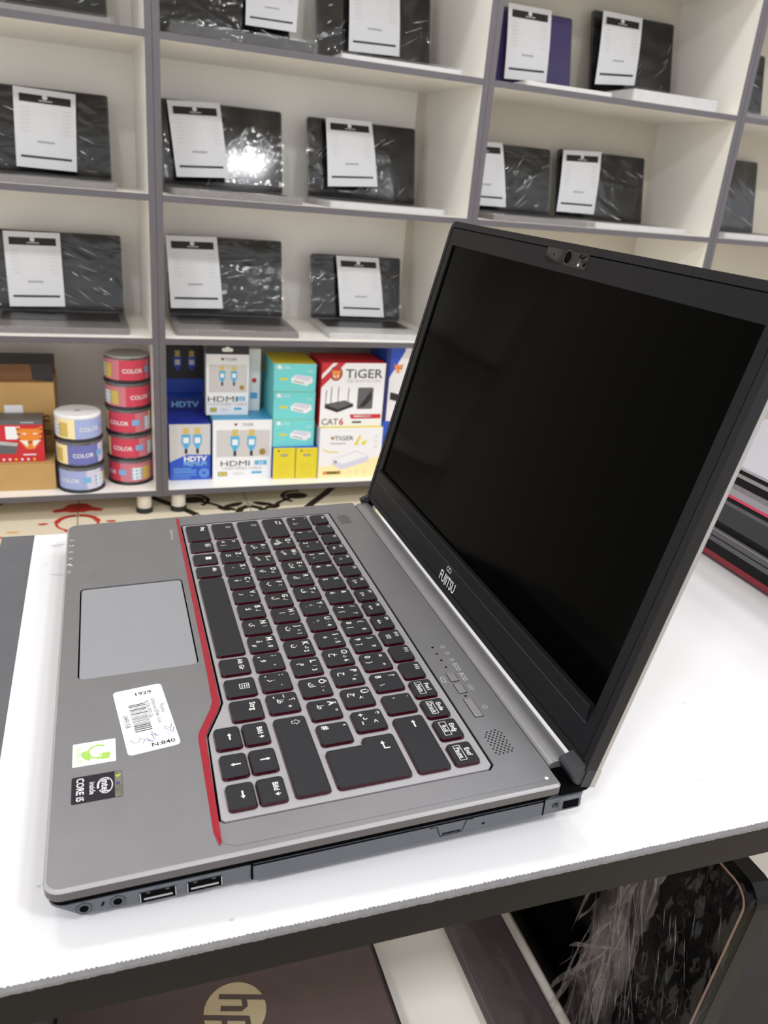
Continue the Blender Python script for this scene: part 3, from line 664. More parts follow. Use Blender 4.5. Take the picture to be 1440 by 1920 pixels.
b = MB(); b.prism(rrect(119.5, 165.2, 213.6, 222.6, .8, 2), -.1, .1, gloss); b.prism(disc(144.5, 218.2, 3.6, 18), .1, .25, gapm); b.ring(Fr((0, 0, .1), (1, 0, 0), (0, 1, 0)), disc(144.5, 218.2, 4.1, 18), .5, mat('lens_ring', (70, 70, 74), .2), .17)
b.prism(disc(128.5, 218.2, .9, 10), .1, .16, bez); b.add([(155, 220.2, .15), (158, 218.8, .9), (164, 221.6, .2), (160, 222.4, .5), (155.5, 216, .2), (162.5, 215.2, .9), (164, 218, .25)], [(0, 1, 3), (1, 2, 3), (4, 5, 1), (5, 6, 1)], gloss); b.prism(disc(157.5, 215.4, .8, 10), .1, .5, printw)
lab(onlid(b.build('webcam', lp)), 'glossy webcam window above the screen')
b = MB(); b.text(fl_, 'FUJITSU', 139.2, 8.6, 6.9, printw, 0.06, sx=0.74, bold=0.008); b.ring(fl_, disc(135.0, 15.6, 1.9, 16, 1.7), .55, greyprint, .06); b.ring(fl_, disc(138.2, 15.6, 1.9, 16, 1.7), .55, greyprint, .07)
lab(onlid(b.build('maker_logo', lp)), 'white maker name below the screen')
# ------------------------------------------------------------------ laptops shown on the wall shelves
scr_g = mat('shop_screen_dark', (13, 12, 12), 0.08, spec=0.2)
scr_v = mat('shop_screen_violet', (70, 62, 104), 0.12, spec=0.5)
lap_dark = mat('shop_laptop_dark', (48, 46, 47), 0.4, noise=0.05, nscale=60)
lap_grey = mat('shop_laptop_grey', (122, 117, 114), 0.4, 0.3, noise=0.05, nscale=60)
lap_pale = mat('shop_laptop_pale', (196, 194, 192), 0.4, 0.2, noise=0.05, nscale=60)
wrapf = film_mat('stretch_film', 0.045, scale=(8, 12, 30), strength=0.45, milk=0.006, rough=0.07, rot=(0.55, 0, 0))
wrapf2 = film_mat('stretch_film_slanted', 0.05, scale=(8, 26, 12), strength=0.4, milk=0.008, rough=0.08, rot=(0.35, 0, 0))
crease_glint = film_mat('film_crease_and_glint', .3, scale=(30, 30, 30), strength=.6, milk=.1, rough=.2, tint=(.9, .9, .92), mm=4)
def sx(y): return -1508.6 - 0.02703 * (y + 3.9)
def adj(X, y, z):
    k = 1 + 1.13e-5 * y
    return (X - 0.02703 * (y + 3.9) + 0.0, -155 + (y + 155) * k, 277 + (z - 277) * k)
def shop_laptop(zb, y0, y1, ztop, label, wrap=wrapf, screen=None, base=None, base_h=15, d0=-38, hinge=-268, splay=0.0):
    screen = screen or scr_g; base = base or lap_grey
    yc = (y0 + y1) / 2; w = (y1 - y0) / 2; H = ztop - zb
    t = thing('shop_laptop', label, 'laptop', (sx(yc), yc, zb), (0, 0, YAW + R(splay)), 'open laptops on the wall shelves')
    b = MB(); b.prism(rrect(hinge, d0, -w, w, 8, 3), 0.5, base_h, base, bev=2.0); b.build('base', t)
    b = MB(); b.prism(rrect(hinge + 20, d0 - 95, -w + 18, w - 18, 4, 2), base_h, base_h + 1.6, lap_dark); b.build('keyboard', t)
    L_ = H - base_h; tl = math.atan2(50, 208); ln = L_ / math.cos(tl)
    f = Fr((hinge + 6, 0, base_h), (0, 1, 0), (-math.sin(tl), 0, math.cos(tl)))
    q = rrect(-w, w, 0, ln, 7, 3); n = len(q)
    b = MB(); b.add([f.p(x, y, c) for c in (-8, 0) for x, y in q], [tuple(range(n))[::-1], tuple(range(n, 2 * n))] + [(i, (i + 1) % n, n + (i + 1) % n, n + i) for i in range(n)], lap_dark); b.build('lid', t)
    b = MB(); q = rrect(-w + 3, w - 3, 4, ln - 3, 5, 3); b.flat(f, q, screen, 0.6); b.build('screen', t)
    if wrap:
        rng = random.Random(int(yc * 7 + zb)); b = MB(); V_ = []; NI, NJ = 64, 60
        ang = rng.choice((0.45, 0.6, -0.5, 0.8)); rid = []
        for k in range(16):
            a_ = ang + rng.gauss(0, .22); rid.append((rng.uniform(-w, w), rng.uniform(.05, .85), math.cos(a_), math.sin(a_), rng.uniform(30, 90), rng.uniform(1.5, 4.5), rng.uniform(2.5, 6)))
        PL = ln + (d0 - hinge)
        prof = []
        for i in range(NI + 1):
            s_ = i / NI
            if s_ < 0.5: p = f.p(0, ln * (1.01 - s_ * 1.95), 3 + 2.5 * math.sin(s_ * 6.28) ** 2); prof.append((p[0], p[2]))
            elif s_ < 0.92: k = (s_ - .5) / .42; x = hinge + 18 + (d0 + 6 - hinge - 18) * k; prof.append((x, base_h + 2.5 + 4 * (1 - k) ** 3))
            else: k = (s_ - .92) / .08; prof.append((d0 + 6, (base_h + 3.5) * (1 - k) + 1.2))
        for i, (px_, pz_) in enumerate(prof):
            for j in range(NJ + 1):
                y = -w - 4 + (2 * w + 8) * j / NJ
                r_ = .5 if 0 < i < NI else .2; hgt = 0.0
                for (ry_, rs_, ca, sa, rl, rh, rw) in rid:
                    dy_, ds_ = y - ry_, (rs_ - i / NI) * PL; al = dy_ * ca + ds_ * sa; ac = -dy_ * sa + ds_ * ca
                    if abs(al) < rl and abs(ac) < 3 * rw: hgt += rh * math.exp(-(ac / rw) ** 2) * (1 - (al / rl) ** 2)
                onlid_ = i < NI * .5; hgt = min(hgt, 3.5)
                V_.append((px_ + rng.uniform(-.2, r_) + (hgt if onlid_ else 0), y, max(0.9, pz_ + rng.uniform(-.2, r_ * .8) + (0 if onlid_ else hgt * .6 * (i < NI * .9)))))
        b.add(V_, [(i * (NJ + 1) + j, (i + 1) * (NJ + 1) + j, (i + 1) * (NJ + 1) + j + 1, i * (NJ + 1) + j + 1) for i in range(NI) for j in range(NJ)], wrap, True)
        for k in range(26):
            # creases of the film: narrow whitish folds lying on it
            i0 = rng.uniform(.12, .5) if k < 18 else rng.uniform(.52, .88); j0 = rng.uniform(.05, .95); a_ = ang + rng.gauss(0, .2); l_ = rng.uniform(15, 60); wd = rng.uniform(.4, 1.5); pts = []
            for q_ in range(5):
                u_ = (q_ / 4 - .5) * l_; y = -w + 2 * w * j0 + u_ * math.cos(a_); i_ = min(.9, max(.02, i0 - u_ * math.sin(a_) / PL)) * NI; ii = int(i_)
                px_, pz_ = prof[ii]; nx, nz = prof[ii + 1]; fr_ = i_ - ii; up_ = (1, 0) if ii < NI * .5 else (0, 1)
                for sg in (-1, 1):
                    e_ = sg * wd * (1 - abs(q_ / 2 - 1) * .8); pts.append((px_ + (nx - px_) * fr_ + up_[0] * 3.5, min(w, max(-w, y - e_ * math.sin(a_))), pz_ + (nz - pz_) * fr_ + up_[1] * 3 + e_ * math.cos(a_) * (1 if up_[0] else 0)))
            b.add(pts, [(2 * q_, 2 * q_ + 1, 2 * q_ + 3, 2 * q_ + 2) for q_ in range(4)], crease_glint)
        lab(b.build('plastic_wrap', t), 'clear crinkled stretch film')
    return t
card_p = mat('card_paper', (226, 226, 228), 0.4, noise=0.01); card_k = mat('card_black', (34, 33, 32), 0.4); card_g = mat('card_grey', (172, 172, 174), 0.6); card_l = mat('card_faint', (204, 204, 207), 0.6)
def price_card(q, label, bow=4.0):
    """q: four (y, z) corners tl tr br bl; hung on the lid, its foot curling forward"""
    P4 = [adj(X, y, z) for (y, z), X in zip(q, (-1797, -1797, -1748, -1748))]
    o = Vector(((P4[2][0] + P4[3][0]) / 2, (P4[2][1] + P4[3][1]) / 2, min(P4[2][2], P4[3][2])))
    A_, B_, C_, D_ = [Vector(p) - o for p in P4]
    def pt(u, v, off=0.0):
        p = (A_ * (1 - u) + B_ * u) * v + (D_ * (1 - u) + C_ * u) * (1 - v); p.x += bow * math.sin(v * math.pi) - bow * .3 + off
        return tuple(p)
    b = MB(); N_ = 10
    def patch(u0, u1, v0, v1, m_, off, nv=1):
        nv = max(1, int(math.ceil((v1 - v0) * N_))); V_ = []
        for i in range(nv + 1):
            v = v0 + (v1 - v0) * i / nv; V_ += [pt(u0, v, off), pt(u1, v, off)]
        b.add(V_, [(2 * i, 2 * i + 1, 2 * i + 3, 2 * i + 2) for i in range(nv)], m_)
    patch(0, 1, 0, 1, card_p, 0); patch(0, 1, 0, 1, card_p, -0.4)
    patch(.09, .92, .825, .925, card_k, 0.5); patch(.08, .92, .125, .155, card_k, 0.5)
    b.add([pt(.5 + .045 * math.cos(a / 12 * 6.283), .9 + .03 * math.sin(a / 12 * 6.283), .9) for a in range(12)], [tuple(range(12))], card_p)
    patch(.4, .62, .848, .866, card_g, .8); patch(.36, .64, .325, .35, card_g, .5)
    for k in range(7):
        patch(.1, .24, .75 - k * .05, .758 - k * .05, card_l, .5); patch(.78, .92, .75 - k * .05, .758 - k * .05, card_l, .5)
    ob = b.build('price_card'); ob.location = o * MM
    return tag(ob, label, 'price card', 'printed cards hung on the shop laptops')
LAPS = [
 (533, -430, -103, 745, 'cut-off laptop on the top shelf at the left edge', {}),
 (200, -434, -108, 412, 'wrapped laptop with reddish reflections on middle left shelf', {}),
 (-135, -408, -90, 78, 'wrapped laptop on the shelf above the disc spindles', {}),
 (533, 18, 345, 745, 'wrapped laptop with dark base edge at the top, beside the left divider', dict(base=lap_dark, base_h=22, d0=-6)),
 (533, 418, 742, 745, 'wrapped laptop at the top centre, its base a thin white edge', dict(wrap=wrapf2, base=lap_pale)),
 (200, 20, 339, 422, 'wrapped laptop with strong white glare beside its price card', dict(wrap=wrapf2)),
 (200, 411, 733, 419, 'wrapped laptop just right of the one with white glare', dict(base=lap_pale)),
 (-135, 22, 343, 89, 'grey based wrapped laptop above the blue cable boxes', dict(splay=-1.5)),
 (-135, 429, 708, 61, 'small wrapped laptop above the red and white router box', dict(base=lap_pale, splay=-2)),
 (533, 925, 1195, 757, 'unwrapped laptop with purple tinted screen on the upper right shelf', dict(wrap=None, screen=scr_v, base=lap_pale)),
 (533, 1262, 1556, 790, 'wrapped laptop on a thick pale base right of the purple one', dict(base=lap_pale, base_h=34)),
 (200, 880, 1186, 406, 'wrapped laptop half hidden by the divider just above the open lid', {}),
 (200, 1214, 1538, 412, 'right one of two wrapped laptops just above the open lid', dict(base=lap_pale, wrap=wrapf2)),
 (533, 1655, 1928, 750, 'laptop on the upper shelf cut by the right photo edge', dict(wrap=wrapf2)),
 (200, 1690, 2008, 440, 'black laptop with crumpled film at the right photo edge', dict(screen=mat('shop_screen_black', (10, 10, 11), .12), wrap=wrapf2, base=lap_pale)),
]
for zb, y0, y1, zt_, lb_, kw in LAPS: shop_laptop(zb, y0, y1, zt_, lb_, **kw)
CARDS = [
 ([(-334, 410), (-192, 406), (-198, 229), (-336, 231)], 'bright price card on the reddish laptop, middle left shelf'),
 ([(-386, 74), (-250, 76), (-246, -104), (-380, -108)], 'price card on the laptop above the disc spindles'),
 ([(224, 740), (360, 744), (346, 603), (217, 603)], 'price card at the top beside the left divider, head cut off'),
 ([(491, 750), (629, 752), (628, 583), (487, 579)], 'price card at the top centre, head cut off by the photo'),
 ([(27, 418), (161, 424), (179, 246), (45, 238)], 'tilted price card beside the strong white glare'),
 ([(447, 421), (579, 422), (595, 257), (451, 247)], 'price card on the laptop just right of the white glare'),
 ([(18, 88), (155, 91), (167, -95), (25, -98)], 'price card on the grey based laptop above the blue boxes'),
 ([(500, 61), (631, 61), (646, -104), (509, -104)], 'price card centred on the small laptop above router boxes'),
 ([(951, 758), (1087, 757), (1076, 572), (943, 567)], 'price card on the purple screened laptop'),
 ([(1253, 780), (1388, 778), (1369, 597), (1235, 586)], 'price card with a light reflection right of the purple laptop'),
 ([(862, 404), (988, 406), (1002, 232), (872, 231)], 'price card partly hidden by the divider just above the open lid'),
 ([(1194, 407), (1328, 413), (1307, 233), (1175, 233)], 'slanting price card on the right laptop just above the open lid'),
]
for q, lb_ in CARDS: price_card(q, lb_)

# ------------------------------------------------------------------ boxes and disc spindles on the bottom boards
def pm(n, c, r=0.45): return mat('print_' + n, c, r)
WH = pm('white', (232, 231, 232)); GR = pm('grey', (176, 174, 176)); DG = pm('darkgrey', (92, 92, 94)); BK = pm('black', (36, 36, 38)); RD = pm('red', (196, 40, 50)); DR = pm('darkred', (128, 34, 40))
BL = pm('blue', (46, 82, 190)); DB = pm('darkblue', (34, 42, 110)); LB = pm('lightblue', (84, 168, 212)); SB = pm('skyblue', (120, 176, 220)); YE = pm('yellow', (222, 204, 44)); GO = pm('gold', (206, 178, 90)); TE = pm('teal', (112, 206, 206)); BE = pm('beige', (200, 196, 194)); PY = pm('paleyellow', (244, 226, 170)); LV = pm('lavender', (206, 204, 220)); OR = pm('orange', (226, 132, 44)); KR = mat('cardboard_brown', (186, 148, 92), .7, noise=.05, nscale=15); KD_ = mat('cardboard_dark', (112, 78, 48), .7, noise=.1, nscale=15); PK = pm('pink', (232, 150, 160)); CB = pm('cobalt', (44, 58, 168)); GN = pm('coin', (150, 120, 60))
def pbox(name, label, cat, X, y0, y1, z0, z1, depth, front, side, top, draw=None, rot=0.0, group=None):
    w, h = y1 - y0, z1 - z0
    b = MB(); q = rrect(-depth, 0, 0, w, .8, 1)
    b.box(-depth, 0, 0, w, 0.4, h - .2, side, top=top, front=front)
    if draw: draw(b, Fr((0, 0, 0), (0, 1, 0), (0, 0, 1)), w, h)
    o = b.build(name); o.location = (X * MM, y0 * MM, z0 * MM); o.rotation_euler = (0, 0, R(rot))
    return tag(o, label, cat, group)
def plug(b, f, cx, y, k, blue=LB, cable=BK):
    b.rect(f, cx - 1.6 * k, cx + 1.6 * k, y, y + 4 * k, GO, .3); b.rect(f, cx - 2.6 * k, cx + 2.6 * k, y - 6 * k, y, blue, .35); b.rect(f, cx - 1.6 * k, cx + 1.6 * k, y - 5.4 * k, y - 2 * k, WH, .45)
    b.flat(f, [(cx - .8 * k, y - 9 * k), (cx + .8 * k, y - 9 * k), (cx + 2.2 * k, y - 6 * k), (cx - 2.2 * k, y - 6 * k)], blue, .35); b.rect(f, cx - .8 * k, cx + .8 * k, y - 12 * k, y - 9 * k, cable, .35)
def tiger(b, f, cx, cy, r, o1=OR):
    b.flat(f, [(cx - r, cy + .9 * r), (cx - .8 * r, cy - .3 * r), (cx - .3 * r, cy - r), (cx + .3 * r, cy - r), (cx + .8 * r, cy - .3 * r), (cx + r, cy + .9 * r), (cx + .5 * r, cy + .7 * r), (cx - .5 * r, cy + .7 * r)], o1, .5)
    for s_ in (-1, 1):
        b.flat(f, [(cx + s_ * .2 * r, cy - .85 * r), (cx + s_ * .75 * r, cy - .25 * r), (cx + s_ * .2 * r, cy - .3 * r)][::s_], WH, .6); b.flat(f, [(cx + s_ * .25 * r, cy + .2 * r), (cx + s_ * .65 * r, cy + .3 * r), (cx + s_ * .3 * r, cy + .36 * r)][::s_], WH, .6)
        for k in range(3): b.flat(f, [(cx + s_ * .95 * r, cy + (.75 - .4 * k) * r), (cx + s_ * .6 * r, cy + (.62 - .4 * k) * r), (cx + s_ * .9 * r, cy + (.6 - .4 * k) * r)][::-s_], BK, .65)
    b.flat(f, [(cx - .16 * r, cy - .35 * r), (cx, cy - .55 * r), (cx + .16 * r, cy - .35 * r)], BK, .65)
def shield(b, f, cx, cy, r, c=DR):
    b.flat(f, [(cx - r, cy + r), (cx - .8 * r, cy - .2 * r), (cx, cy - r), (cx + .8 * r, cy - .2 * r), (cx + r, cy + r), (cx + .35 * r, cy + .45 * r), (cx - .35 * r, cy + .45 * r)], c, .5)
def lines(b, f, x0, x1, y, n, dy, m_, h=.9, seed=1):
    rg = random.Random(seed)
    for k in range(n): b.rect(f, x0, x0 + (x1 - x0) * rg.uniform(.7, 1), y - k * dy, y - k * dy + h, m_, .4)
def d_hdtv(b, f, w, h):
    b.flat(f, [(0, 0), (w, 0), (w, .45 * h), (.42 * w, .46 * h), (.0, .33 * h)], BL, .25); plug(b, f, .4 * w, .82 * h, 4.6); plug(b, f, .68 * w, .82 * h, 4.6)
    b.text(f, 'HDTV', .62 * w, .385 * h, 15, WH, .5, bold=.04, sx=1.1); b.text(f, 'PREMIUM', .62 * w, .295 * h, 12.5, SB, .5, bold=.03, sx=.88); b.ring(f, disc(.84 * w, .12 * h, .12 * w, 18), 2.4, SB, .4); b.ring(f, disc(.84 * w, .12 * h, .07 * w, 14), 2, SB, .4)
    lines(b, f, .08 * w, .68 * w, .2 * h, 3, 5.5, SB, 2.2); lines(b, f, .06 * w, .66 * w, .1 * h, 4, 4, SB, 1.2, 2); lines(b, f, .08 * w, .24 * w, .93 * h, 1, 4, LV, 3)
def hdmi(sz):
    def fn(b, f, w, h):
        b.rect(f, .06 * w, .96 * w, .38 * h, .83 * h, BE, .2); shield(b, f, .38 * w, .925 * h, .028 * h); b.text(f, 'TIGER', .58 * w, .922 * h, .045 * h, DG, .5, sx=1.1)
        k = w / 34; plug(b, f, .37 * w, .73 * h, k); plug(b, f, .65 * w, .73 * h, k); b.flat(f, disc(.84 * w, .46 * h, .06 * w, 16), GN, .5); b.ring(f, disc(.84 * w, .46 * h, .06 * w, 16), .8, GO, .6)
        b.text(f, 'HDMI', .38 * w, .27 * h, .095 * h, BK, .5, sx=1.5); b.rect(f, .71 * w, .92 * w, .235 * h, .31 * h, LB, .4, r=1.5); b.text(f, '2.0', .815 * w, .272 * h, .05 * h, WH, .6, bold=.02)
        b.text(f, 'HIGH SPEED CABLE', .5 * w, .185 * h, .042 * h, GR, .5, bold=.01, sx=1.25); b.rect(f, .09 * w, .24 * w, .055 * h, .125 * h, DG, .4, r=1); b.rect(f, .105 * w, .225 * w, .065 * h, .115 * h, YE, .5); b.text(f, '4K', .165 * w, .09 * h, .035 * h, DG, .7); lines(b, f, .34 * w, .55 * w, .1 * h, 2, 4, GR, 1.2); lines(b, f, .66 * w, .9 * w, .085 * h, 1, 4, LB, .04 * h)
    return fn
def d_teal(b, f, w, h):
    b.flat(f, disc(.12 * w, .88 * h, .05 * w, 12), WH, .4); b.text(f, 'tp-link', .27 * w, .87 * h, .1 * h, WH, .5); b.rect(f, .14 * w, .32 * w, .42 * h, .5 * h, YE, .4, r=1); lines(b, f, .1 * w, .3 * w, .66 * h, 2, 5, TE)
    b.flat(f, [(.42 * w, .34 * h), (.78 * w, .22 * h), (.93 * w, .36 * h), (.9 * w, .54 * h), (.52 * w, .62 * h), (.4 * w, .48 * h)], WH, .4); b.flat(f, [(.46 * w, .5 * h), (.8 * w, .38 * h), (.9 * w, .52 * h), (.55 * w, .6 * h)], LV, .5); b.flat(f, [(.47 * w, .37 * h), (.72 * w, .28 * h), (.72 * w, .33 * h), (.47 * w, .42 * h)], GR, .55); lines(b, f, .8 * w, .95 * w, .76 * h, 2, 4, WH)
def d_yel(b, f, w, h):
    shield(b, f, .24 * w, .9 * h, .035 * h, BK); b.text(f, 'TIGER', .56 * w, .9 * h, .055 * h, GO, .5, sx=1.1); b.ring(f, disc(.5 * w, .76 * h, .18 * w, 16, .04 * h), 1.2, DG, .4); b.flat(f, disc(.5 * w, .76 * h, .14 * w, 14, .025 * h), GR, .5); lines(b, f, .16 * w, .84 * w, .5 * h, 7, 6, GO, .7)
def d_cat(b, f, w, h):
    b.flat(f, [(0, .62 * h), (.36 * w, h), (.24 * w, h), (.0, .75 * h)], RD, .3); b.flat(f, [(0, .82 * h), (.17 * w, h), (0, h)], RD, .3); b.flat(f, [(0, .735 * h), (0, .66 * h), (.06 * w, .735 * h)][::-1], RD, .35)
    b.flat(f, disc(.22 * w, .84 * h, .1 * w, 20, .115 * h), DG, .4); b.flat(f, disc(.22 * w, .84 * h, .088 * w, 20, .1 * h), RD, .45); tiger(b, f, .22 * w, .83 * h, .075 * w)
    b.text(f, 'TiGER', .66 * w, .84 * h, .14 * h, DG, .5, bold=.015, sx=1.15); b.text(f, 'High Speed Lan Cable', .66 * w, .73 * h, .045 * h, GR, .5)
    for x, t in ((.08, .58), (.16, .63), (.27, .63), (.43, .62)): b.line(f, [(x * w, .33 * h), (x * w + 1, t * h)], 2.2, DG, .5)
    b.flat(f, [(.07 * w, .3 * h), (.27 * w, .23 * h), (.52 * w, .32 * h), (.52 * w, .36 * h), (.38 * w, .42 * h), (.07 * w, .36 * h)], BK, .45); b.flat(f, [(.09 * w, .35 * h), (.28 * w, .28 * h), (.5 * w, .36 * h), (.37 * w, .41 * h)], DG, .5)
    b.rect(f, .58 * w, .83 * w, .28 * h, .62 * h, DG, .4, r=4); b.flat(f, [(.6 * w, .3 * h), (.7 * w, .32 * h), (.81 * w, .44 * h), (.8 * w, .58 * h), (.7 * w, .44 * h)], BK, .5); b.text(f, 'CAT', .16 * w, .085 * h, .1 * h, DG, .5, bold=.01); b.text(f, '6', .345 * w, .085 * h, .11 * h, RD, .5, bold=.02); b.flat(f, [(.5 * w, .125 * h), (.98 * w, .125 * h), (.98 * w, .195 * h), (.47 * w, .195 * h)], RD, .4); lines(b, f, .54 * w, .92 * w, .15 * h, 1, 4, WH, .025 * h); lines(b, f, .52 * w, .72 * w, .055 * h, 1, 4, BK, .028 * h)
def d_poe(b, f, w, h):
    b.flat(f, [(0, 0), (w, 0), (w, .42 * h), (.05 * w, .24 * h), (0, .26 * h)], PY, .2); b.line(f, [(.05 * w, .58 * h), (.15 * w, .53 * h), (.3 * w, .52 * h)], 3, YE, .4)
    shield(b, f, .2 * w, .8 * h, .04 * h, GN); b.text(f, 'TIGER', .38 * w, .8 * h, .085 * h, DG, .5, sx=1.15, bold=.01); lines(b, f, .17 * w, .5 * w, .68 * h, 1, 4, GR, .025 * h)
    b.flat(f, [(.22 * w, .28 * h), (.36 * w, .17 * h), (.8 * w, .33 * h), (.8 * w, .43 * h), (.6 * w, .55 * h), (.22 * w, .38 * h)], LV, .4); b.flat(f, [(.24 * w, .38 * h), (.37 * w, .28 * h), (.78 * w, .43 * h), (.6 * w, .53 * h)], WH, .5); b.flat(f, disc(.27 * w, .33 * h, .02 * w, 8), DG, .5)
    b.flat(f, [(.54 * w, .66 * h), (.72 * w, .66 * h), (.76 * w, .76 * h), (.66 * w, .72 * h), (.64 * w, .88 * h), (.58 * w, .74 * h)], YE, .4); b.flat(f, [(.6 * w, .67 * h), (.68 * w, .67 * h), (.64 * w, .8 * h)], WH, .5)
    b.rect(f, .12 * w, .36 * w, .08 * h, .145 * h, GN, .4, r=3); b.flat(f, disc(.1 * w, .11 * h, .03 * w, 12), OR, .5); lines(b, f, .15 * w, .34 * w, .105 * h, 1, 4, WH, 2)
    for x in (.5, .62, .74): b.ring(f, disc(x * w, .12 * h, .025 * w, 10), 1, GO, .4)
    for k in range(3): b.ring(f, disc(.9 * w, (.62 + .1 * k) * h, .022 * w, 8), 1, GR, .4)
def d_redt(b, f, w, h):
    b.rect(f, 0, w, .9 * h, h, DG, .3); b.rect(f, .45 * w, .66 * w, .55 * h, .86 * h, WH, .35); tiger(b, f, .8 * w, .6 * h, .2 * w); lines(b, f, .68 * w, .94 * w, .94 * h, 1, 4, GR, 3)
    b.flat(f, [(.1 * w, .2 * h), (.58 * w, .2 * h), (.62 * w, .46 * h), (.1 * w, .56 * h)], DG, .5); b.flat(f, [(.12 * w, .46 * h), (.6 * w, .38 * h), (.62 * w, .46 * h), (.1 * w, .56 * h)], GR, .55); lines(b, f, .32 * w, .52 * w, .35 * h, 1, 4, BE, 2.5); lines(b, f, .68 * w, .94 * w, .16 * h, 1, 4, WH, 3); b.rect(f, 0, w, 0, .1 * h, RD, .3)
    for k in range(7): b.flat(f, disc((.3 + .09 * k) * w, .06 * h, 3.2, 8), WH if k % 3 else YE, .5)
def d_kr(b, f, w, h):
    b.rect(f, w * .3, w * .42, .5 * h, .72 * h, BE, .3)
    b.rect(f, w - 122, w - 78, .48 * h, .68 * h, WH, .4, r=2); lines(b, f, w - 116, w - 84, .56 * h, 2, 6, GR, 1.5)
    for i in range(2):
        for j in range(2): b.line(f, [(w - 62 + 32 * i, .3 * h + 38 * j), (w - 52 + 32 * i, .3 * h + 52 * j * .8), (w - 46 + 32 * i, .28 * h + 40 * j)], 6, KD_, .4); b.rect(f, w - 62 + 32 * i, w - 46 + 32 * i, .24 * h + 36 * j, .26 * h + 36 * j + 2, KD_, .4)
pbox('cardboard_carton', 'low plain brown carton standing on the bottom left shelf', 'carton', -1545, -560, -289, -542, -466, 240, KR, KR, KR, lambda b, f, w, h: b.rect(f, 0, w, h - 3, h - 2, KD_, .2))
pbox('printed_box', 'red box with tiger face on the low brown carton', 'box', -1553, -470, -311, -466, -357, 70, RD, DR, DG, d_redt)
pbox('cardboard_carton', 'brown carton with printed handling marks behind the tiger box', 'carton', -1636, -560, -283, -466, -281, 150, KR, KR, KR, d_kr)
pbox('cardboard_carton', 'dark brown open-topped carton above the marked carton', 'carton', -1650, -556, -285, -281, -236, 130, KD_, KD_, BK, lambda b, f, w, h: b.flat(f, [(w - 48, h * .1), (w, 0), (w, h), (w - 52, h)], BK, .3))
pbox('cable_box', 'blue and grey HDTV cable box standing at the left divider', 'box', -1582, 2, 112, -542, -380, 245, BE, BL, CB, d_hdtv)
pbox('cable_box', 'flat dark blue HDTV box on the blue and grey box', 'box', -1722, 2, 112, -380, -346, 100, DB, BL, BL, lambda b, f, w, h: b.text(f, 'HDTV', .5 * w, .5 * h, .5 * h, SB, .4, bold=.03, sx=1.2))
pbox('cable_box', 'dark blue box with two pictured plugs at the back, above the flat box', 'box', -1790, 4, 118, -346, -212, 30, BK, BL, BK, lambda b, f, w, h: (plug(b, f, .35 * w, .78 * h, 4.4, BL), plug(b, f, .7 * w, .78 * h, 4.4, BL), b.rect(f, 0, w, 0, .3 * h, BL, .5)))
pbox('cable_box', 'large white HDMI cable box with light blue top', 'box', -1578, 118, 283, -542, -368, 125, WH, LB, LB, hdmi(1))
hx = pbox('cable_box', 'small white HDMI cable box with black hanging tab', 'box', -1626, 106, 222, -368, -197, 32, WH, WH, BK, hdmi(0))
b = MB(); b.box(-3, 0, 0, 116, 171.2, 196, BK); b.flat(Fr((0, 0, 0), (0, 1, 0), (0, 0, 1)), rrect(42, 72, 178, 188, 4.5, 3), WH, .3); b.flat(Fr((0, 0, 0), (0, 1, 0), (0, 0, 1)), disc(57, 186, 6, 12), WH, .35); lab(b.build('hanging_tab', hx), 'black cardboard tab with hanging hole')
pbox('cable_box', 'upright white cable box behind the small HDMI box', 'box', -1668, 228, 262, -368, -190, 60, WH, WH, WH, lambda b, f, w, h: (b.rect(f, .2 * w, .8 * w, .2 * h, .3 * h, LB, .3), b.flat(f, disc(.5 * w, .5 * h, 7, 12), RD, .4)))
for k, lb_ in enumerate(('lowest of three stacked teal switch boxes on the yellow boxes', 'middle of three stacked teal switch boxes', 'topmost teal switch box with yellow lid of the stack')):
    pbox('switch_box', lb_, 'box', -1573 - 3 * k, 285 - k, 404 - k, -448 + 79.5 * k, -448.2 + 79.5 * (k + 1), 150, TE, TE, YE, d_teal, rot=2 - k, group='stacked teal boxes')
pbox('switch_box', 'teal box in the shade behind the stacked teal boxes', 'box', -1745, 268, 372, -542, -268, 90, TE, TE, YE)
pbox('adapter_box', 'left one of two bright yellow boxes under the teal stack', 'box', -1566, 286, 350, -542, -448.2, 150, YE, BL, BL, d_yel)
pbox('adapter_box', 'right one of two bright yellow boxes under the teal stack', 'box', -1564, 351.5, 415, -542, -448.2, 150, YE, BL, BL, d_yel)
pbox('router_box', 'white and yellow switch box under the red and white cable box', 'box', -1556, 417, 605, -542, -388, 130, WH, WH, YE, d_poe)
cx_ = pbox('cable_carton', 'red and white network cable box with a pictured black router', 'box', -1566, 415, 603, -388, -203, 130, WH, RD, RD, d_cat, rot=1.5)
pbox('cable_carton', 'blue and white box half hidden behind the open screen', 'box', -1590, 612, 790, -380, -160, 160, WH, BL, BL, lambda b, f, w, h: (b.flat(f, [(0, .5 * h), (.3 * w, .95 * h), (.3 * w, h), (0, h)], BL, .3), tiger(b, f, .2 * w, .72 * h, 14), b.rect(f, 0, .06 * w, 0, h, DB, .35), b.flat(f, [(.1 * w, .3 * h), (.5 * w, .22 * h), (.5 * w, .32 * h), (.1 * w, .4 * h)], BK, .4)))
pbox('cable_carton', 'blue box on the bottom shelf beneath the blue and white box', 'box', -1590, 612, 790, -542, -380, 160, BL, BL, BL, lambda b, f, w, h: b.rect(f, .1 * w, .9 * w, .3 * h, .7 * h, WH, .3))
